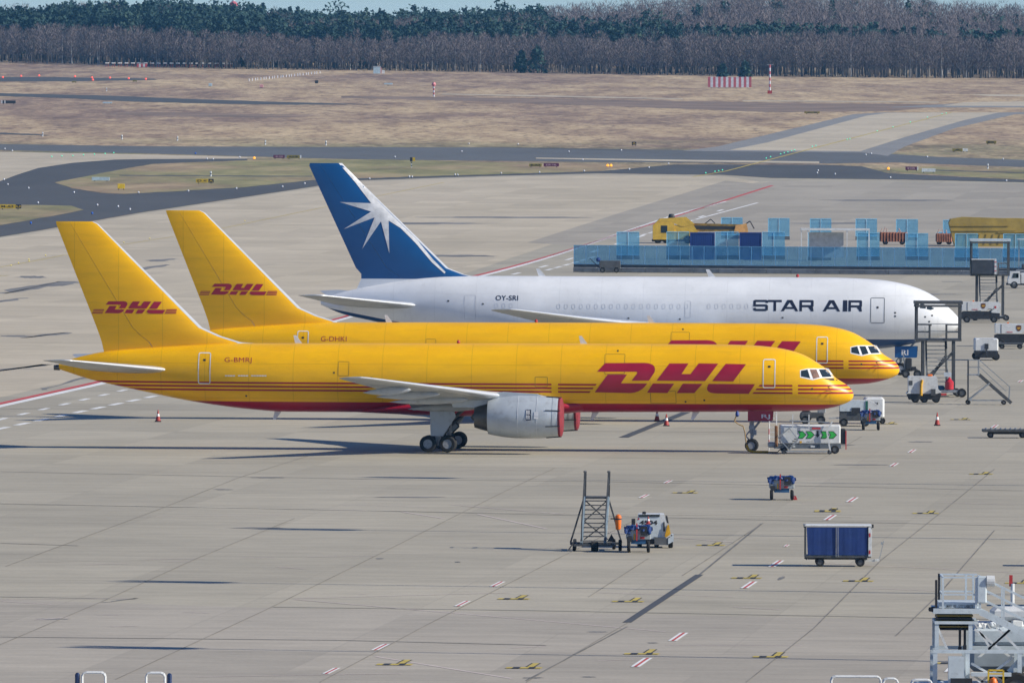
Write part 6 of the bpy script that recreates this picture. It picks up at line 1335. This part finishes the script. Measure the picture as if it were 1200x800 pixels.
# far array of antennas with white tops
proto = None
for i in range(20):
    px = 125.5 + i * 7.55; g_ = at(px, 79.4 + i * .02)
    if proto is None:
        o = thing('array_antenna', 'white topped antenna in the long row before the forest', 'antenna', (0, 0, 0), 0, 'row of white topped antennas before the forest')
        for x in (-.35, .35): MB().tube((x, 0, 0), (x, 0, 1.1), .07, 6).build('antenna_post', M_CONE, o)
        MB().box((0, 0, 1.25), (1.15, .8, .4), bev=.08).build('antenna_head', M_WPNT, o); proto = o
    else: o = copy_tree(proto)
    o.location = (g_.x, g_.y, g_.z)
g_ = at(167, 79.5); t = thing('equipment_hut', 'small red and white hut within the antenna row', 'hut', (g_.x, g_.y - 4, g_.z))
for i in range(5): MB().box((-1.2 + i * .6, 0, .6), (.6, 1.6, 1.2)).build('hut_panel', M_MR if i % 2 == 0 else M_WPNT, t)
MB().box((0, 0, 1.25), (3.2, 1.8, .1)).build('roof', M_WPNT, t)
g_ = at(443, 86.5); s = F / g_.y; t = thing('equipment_hut', 'pale blue equipment hut at the foot of the forest', 'hut', (g_.x, g_.y, g_.z))
MB().box((-.3, 0, 1.0), (2.0, 2.2, 2.0)).build('walls', SPB, t); MB().box((-.3, 0, 2.05), (2.2, 2.4, .12)).build('roof', M_WPNT, t); MB().box((.85, -.3, .9), (.3, .6, 1.7)).build('red_door', mat('faded red', (.45, .2, .2), .6), t); MB().box((1.5, 0, .5), (.8, .8, 1)).build('cabinet', M_WPNT, t)
# red and white striped screen and mast
g_ = at(855, 103.8); s = F / g_.y; wd = 51 / s; h = 13.5 / s; t = thing('striped_screen', 'red and white striped screen wall before the forest on the right', 'striped screen', (g_.x, g_.y, g_.z))
for i in range(17): MB().box((-wd / 2 + wd * (i + .5) / 17, 0, h * .55), (wd / 17, .3, h * .9)).build('stripe_panel', mat('faded signal red', (.42, .10, .12), .7) if i % 2 == 0 else mat('faded signal white', (.55, .57, .62), .7), t)
for i in range(6): MB().bar((-wd / 2 + wd * (i + .5) / 6, .3, h), (-wd / 2 + wd * (i + .5) / 6, 2.2, 0), .15).build('brace', M_STEEL, t)
g_ = at(902, 110); s = F / g_.y; hh = 34 / s; t = thing('glide_mast', 'tall red and white banded mast right of the striped screen', 'mast', (g_.x, g_.y, g_.z))
for i in range(9): MB().tube((0, 0, hh * i / 9), (0, 0, hh * (i + 1) / 9), .22, 8).build('mast_section', MATS['faded signal red'] if i % 2 == 0 else MATS['faded signal white'], t)
MB().bar((-.7, 0, hh), (.8, 0, hh), .15).build('crossarm', M_STEEL, t); MB().box((0, 0, .4), (1.1, 1, .8)).build('mast_cabinet', M_CONE, t)
for px, y0, hpx, lb in ((508.3, 113.5, 15, 'short pink and white banded mast on the far heath'),):
    g_ = at(px, y0); s = F / g_.y; t = thing('wind_mast', lb, 'mast', (g_.x, g_.y, g_.z)); k = hpx / s
    for i in range(5): MB().tube((0, 0, k * i / 6), (0, 0, k * (i + 1) / 6), .2, 8).build('mast_section', MATS['faded signal red'] if i % 2 else MATS['faded signal white'], t)
    MB().lathe([(0, .3), (.5, .55), (1.0, .3)], (0, 0, k * .8), 'z', 10).build('mast_head', mat('pink head', (.62, .22, .24), .6), t, True)
for px, py, c, lb in ((246.5, 101.5, SPB, 'pale blue box on the far heath'), (306.5, 103, mat('pink box', (.65, .3, .3), .6), 'pink box on the far heath'), (455, 100.5, SPB, 'flat pale slab on the far heath'), (371, 98, SBK, 'dark speck box at the heath centre')):
    g_ = at(px, py); t = thing('junction_box', lb, 'box', (g_.x, g_.y, g_.z)); MB().box((0, 0, .45), (.9 if px != 455 else 2.2, .6, .75 if px != 455 else .4), bev=.05).build('box_body', c, t); MB().box((0, 0, .05), (.6, .5, .1)).build('plinth', M_DARK, t)
proto = None
for i in range(26):
    px = 292 + i * 3.3 + (i % 3) * .4; py = 95.3 - i * .36
    g_ = at(px, py)
    if proto is None:
        o = thing('heath_stake', 'short white stake in the row across the far heath', 'stake', (0, 0, 0), 0, 'row of white stakes on the heath'); MB().tube((0, 0, 0), (0, 0, .6), .13, 6).build('stake', M_LW, o); MB().lathe([(.6, .2), (.72, .001)], (0, 0, 0), 'z', 6).build('cap', M_LW, o); proto = o
    else: o = copy_tree(proto)
    o.location = (g_.x, g_.y, g_.z)

# ---------------------------------------------------------------- forest
def leafmat(name, stops, rough=.9):
    m, t, b = base(name, rough); a = t.nodes.new('ShaderNodeAttribute'); a.attribute_name = 'tint'; a.attribute_type = 'GEOMETRY'
    t.links.new(ramp(t, a.outputs['Fac'], stops), b.inputs['Base Color']); b.inputs['Specular IOR Level'].default_value = .2; return m
M_PINE = leafmat('pine needles', [(0, (.013, .034, .034)), (.5, (.028, .060, .052)), (1, (.062, .098, .070))])
M_TWIG = leafmat('bare twigs', [(0, (.105, .088, .09)), (.5, (.15, .124, .122)), (1, (.20, .168, .16))])
M_BARK = leafmat('bark', [(0, (.07, .055, .048)), (.6, (.16, .14, .125)), (.75, (.42, .40, .37)), (1, (.60, .58, .54))])
class Bag:
    def __init__(s): s.v = []; s.t = []; s.n = 0
    def tris(s, P, tint):          # P: (n,3,3)
        s.v.append(P.reshape(-1, 3)); s.t.append(np.repeat(tint, 1))
    def build(s, name, m, parent=None):
        V_ = np.concatenate(s.v); T_ = np.concatenate(s.t); n = len(V_) // 3
        me = bpy.data.meshes.new(name); me.vertices.add(len(V_)); me.vertices.foreach_set('co', V_.astype(np.float32).ravel())
        me.loops.add(len(V_)); me.loops.foreach_set('vertex_index', np.arange(len(V_), dtype=np.int32))
        me.polygons.add(n); me.polygons.foreach_set('loop_start', np.arange(0, len(V_), 3, dtype=np.int32)); me.polygons.foreach_set('loop_total', np.full(n, 3, dtype=np.int32))
        me.update(calc_edges=True); at_ = me.attributes.new('tint', 'FLOAT', 'FACE'); at_.data.foreach_set('value', T_.astype(np.float32))
        me.materials.append(m); o = bpy.data.objects.new(name, me); C.objects.link(o)
        if parent is not None: o.parent = parent
        return o
def leaf_tris(cen, size, flat=.6):
    n = len(cen); a = rng.normal(size=(n, 3)); a /= np.linalg.norm(a, axis=1)[:, None]; b = np.cross(a, rng.normal(size=(n, 3))); b /= np.linalg.norm(b, axis=1)[:, None]
    s = size[:, None]; return np.stack([cen + a * s, cen - a * s * .5 + b * s * .8, cen - a * s * .5 - b * s * .8], axis=1)
def trunk_tris(x, y, z, h, r, lean=0.0):
    P = []; k = 5
    for i in range(k):
        a0_, a1_ = 2 * math.pi * i / k, 2 * math.pi * (i + 1) / k
        p0 = (x + r * math.cos(a0_), y + r * math.sin(a0_), z); p1 = (x + r * math.cos(a1_), y + r * math.sin(a1_), z); P.append([p0, p1, (x + lean * h, y, z + h)])
    return np.array(P)
def pine(bag, bark, x, y, z, h, n=130, slim=.24, base_=.18):
    w_ = h * slim * rng.uniform(.85, 1.2); u = rng.random(n) ** .8; hz = base_ + (1 - base_) * u; prof = w_ * (1 - u) ** .62 * (.75 + .35 * np.sin(u * 17 + rng.random() * 6)) + .25
    a = rng.random(n) * 2 * np.pi; rr = prof * np.sqrt(rng.uniform(.25, 1, n)); c = np.stack([x + rr * np.cos(a), y + rr * np.sin(a), z + h * hz + rng.normal(0, .25, n)], 1)
    bag.tris(leaf_tris(c, rng.uniform(.4, .85, n)), np.clip(rng.normal(.45, .2) + rng.normal(0, .15, n), 0, 1)); bark.tris(trunk_tris(x, y, z, h * .8, .28), np.full(5, .3))
def scots(bag, bark, x, y, z, h, n=150):
    """round-topped pine: several foliage clumps"""
    k = rng.integers(6, 10); cc = np.stack([rng.normal(0, h * .12, k), rng.normal(0, h * .12, k), h * rng.uniform(.45, .97, k)], 1); cc[0] = (0, 0, h * .97)
    i = rng.integers(0, k, n); c = cc[i] + rng.normal(size=(n, 3)) * np.array([h * .072, h * .072, h * .05]); c += np.array([x, y, z])
    bag.tris(leaf_tris(c, rng.uniform(.4, .8, n)), np.clip(rng.normal(.5, .2) + rng.normal(0, .15, n), 0, 1)); bark.tris(trunk_tris(x, y, z, h * .9, .26), np.full(5, .35))
def bare(bag, bark, x, y, z, h, n=120, birch=False, wid=.2):
    w_ = h * wid * rng.uniform(.8, 1.25); u = rng.random(n); hz = .22 + .78 * u; prof = w_ * np.sin(np.clip(.35 + u * 2.6, 0, np.pi)) ** .7
    a = rng.random(n) * 2 * np.pi; rr = prof * np.sqrt(rng.random(n)); bx, by, bz = rr * np.cos(a), rr * np.sin(a), h * hz
    L = rng.uniform(.5, 1.5, n) * (h / 12); out = np.stack([bx, by, np.abs(rr) * .6 + 1.2], 1) + rng.normal(0, .35, (n, 3)); out /= np.linalg.norm(out, axis=1)[:, None]
    c = np.stack([x + bx, y + by, z + bz], 1); side = np.cross(out, rng.normal(size=(n, 3))); side /= np.linalg.norm(side, axis=1)[:, None]; wd = rng.uniform(.045, .11, n)[:, None]
    bag.tris(np.stack([c - side * wd, c + side * wd, c + out * L[:, None]], 1), np.clip(rng.normal(.45, .22) + rng.normal(0, .12, n), 0, 1))
    bark.tris(trunk_tris(x, y, z, h * .88, .16 if birch else .2, rng.uniform(-.04, .04)), np.full(5, rng.uniform(.72, 1) if birch else rng.uniform(.1, .5)))
pine_b, twig_b, bark_b = Bag(), Bag(), Bag()
def edgeY(x):   # forest edge distance
    px = 600 + x * F / 3350
    py = np.interp(px, [-200, 0, 100, 250, 450, 600, 720, 1000, 1200, 1400], [73, 75.3, 77.2, 81, 83, 85.2, 87.3, 91.2, 92.5, 94]); return at(float(px), float(py)).y
def vnoise(x, y, s, seed):
    return math.sin(x / s * 1.3 + seed) * math.cos(y / s * 1.1 + seed * 2.3) + .5 * math.sin(x / s * 2.9 + seed * 3.1 + y / s * 2.3)
cnt = 0
d = 2.0
while d < 760:
    sp = 4.6 if d < 60 else (6.4 if d < 250 else 9.5)
    hw = (3300 + d) * 640 / F + 18; x = -hw
    while x < hw:
        xx = x + rng.uniform(-.45, .45) * sp; dd = d + rng.uniform(-.45, .45) * sp; x += sp
        lf = .5 * math.sin(xx / 17.0 + 2) + .5 * math.sin(xx / 41.0 + dd / 150.0); dd0 = dd; Y = edgeY(xx) + dd; z = hgt(xx, Y) if Y < 4300 else hgt(xx, 4300); px = 600 + xx * F / Y; nv = vnoise(xx, dd, 26, 1.7) * .5; nv2 = vnoise(xx, dd, 13, 4.2) * .5; nv = nv * 1.5 + .5 * vnoise(xx, dd * .6, 47, 3.3)
        if px < 330 and dd > 300 and nv > .75: typ = 'b'; hb = 12; hp = 12
        elif px < 330:
            typ = 'b' if dd < 44 + 14 * nv else 'p'; hb = 10.0 + .9 * nv2; hp = (13.6 if dd < 250 else 11.6) + 1.7 * nv2
            if px < 60 and dd > 420: typ = 'b'
            if 210 < px < 330 and 25 < dd < 45 and nv > .1: typ = 'p'; hp = 8.5
        elif px < 800:
            f1 = 55 + 30 * nv; typ = 'b' if dd < f1 else ('p' if dd < 150 + 50 * nv else ('b' if dd < 260 + 90 * nv2 else 'p')); hb = 9.0 + 1.5 * nv2 + (2.5 if dd > f1 else 0); hp = 12.3 + 1.6 * nv2 if dd < 200 else 11.6 + 2.2 * nv2
            if px > 640 and dd > 420 + 60 * nv: typ = 'b'; hb = 13
        else:
            typ = 'b' if dd < 62 + 16 * nv else ('p' if dd < 120 + 26 * nv2 else 'b'); hb = 10.5 + 1.2 * nv2 + (3.5 if dd > 120 else 0); hp = 12.2 + 1.3 * nv2
            if typ == 'b' and dd > 140 and rng.random() < .03: typ = 'p'; hp = 15
        far = dd > 120; hs = rng.uniform(.80, 1.13) * (1.17 if rng.random() < .04 else 1) + .07 * lf
        if typ == 'p':
            if rng.random() < .55: pine(pine_b, bark_b, xx, Y, z, hp * hs, 140 if far else 220)
            else: scots(pine_b, bark_b, xx, Y, z, hp * hs * .97, 150 if far else 230)
        else: bare(twig_b, bark_b, xx, Y, z, hb * hs, 190 if far else 300, rng.random() < (.10 if dd < 40 else .04), .24 if far else .2)
        cnt += 1
    d += sp * .9
print('trees', cnt)
tag(pine_b.build('pine_wood', M_PINE), 'far dark green pine wood behind the airfield', 'wood', kind='stuff')
tag(twig_b.build('bare_wood', M_TWIG), 'far leafless purplish-brown wood along the airfield edge', 'wood', kind='stuff')
tag(bark_b.build('trunk_mass', M_BARK), 'pale and dark trunks of the far wood', 'wood', kind='stuff')
def single_pine(px, py, h, label, k=320, kind=0, grp=None):
    g_ = at(px, py); t = thing('pine_tree', label, 'tree', (g_.x, g_.y, g_.z), 0, grp); a, b = Bag(), Bag()
    (pine if kind == 0 else scots)(a, b, 0, 0, 0, h, k, *((.46, .03) if kind == 0 else ())); a.build('crown', M_PINE, t); b.build('trunk', M_BARK, t)
single_pine(611, 85.6, 6.0, 'small dark pine at the forest edge, left one of the central pair'); single_pine(630, 86.0, 7.6, 'taller dark pine at the forest edge, right one of the central pair')
single_pine(847, 91, 3.3, 'low dark bushy pine just left above the striped screen'); single_pine(873, 91, 4.0, 'low dark bushy pine just right above the striped screen')
g_ = at(272, 79.0); Y = 4450; t = thing('radio_tower', 'far red and white radio tower rising above the forest skyline', 'tower', (( 272.5 - 600) * Y / F, Y, SL * 2910))
zt_ = H + (HOR + .0035 * -330 + 6) * Y / F - SL * 2910
for i in range(12): MB().tube((0, 0, zt_ * i / 12), (0, 0, zt_ * (i + 1) / 12), .55, 8, .5).build('tower_section', MATS['faded signal red'] if i % 2 else MATS['faded signal white'], t)
MB().lathe([(0, .8), (.6, 1.6), (1.6, 1.6), (2.4, .6)], (0, 0, zt_ - 5), 'z', 12).build('antenna_drum', MATS['faded signal red'], t, True)
# ---------------------------------------------------------------- air: even haze round the whole scene
hz = MB().box((0, 2400, 45), (2400, 5400, 112)).build('haze', bpy.data.materials.new('haze air'), None)
hm = hz.data.materials[0]; hm.use_nodes = True; tt = hm.node_tree
for nn in list(tt.nodes):
    if nn.type == 'BSDF_PRINCIPLED': tt.nodes.remove(nn)
pv = tt.nodes.new('ShaderNodeVolumePrincipled'); out = [n for n in tt.nodes if n.type == 'OUTPUT_MATERIAL'][0]; tt.links.new(pv.outputs[0], out.inputs['Volume'])
pv.inputs['Color'].default_value = (.22, .60, 1, 1); pv.inputs['Density'].default_value = .0000417; pv.inputs['Anisotropy'].default_value = .2
tag(hz, 'thin blue haze over the whole airfield', 'haze', kind='stuff')
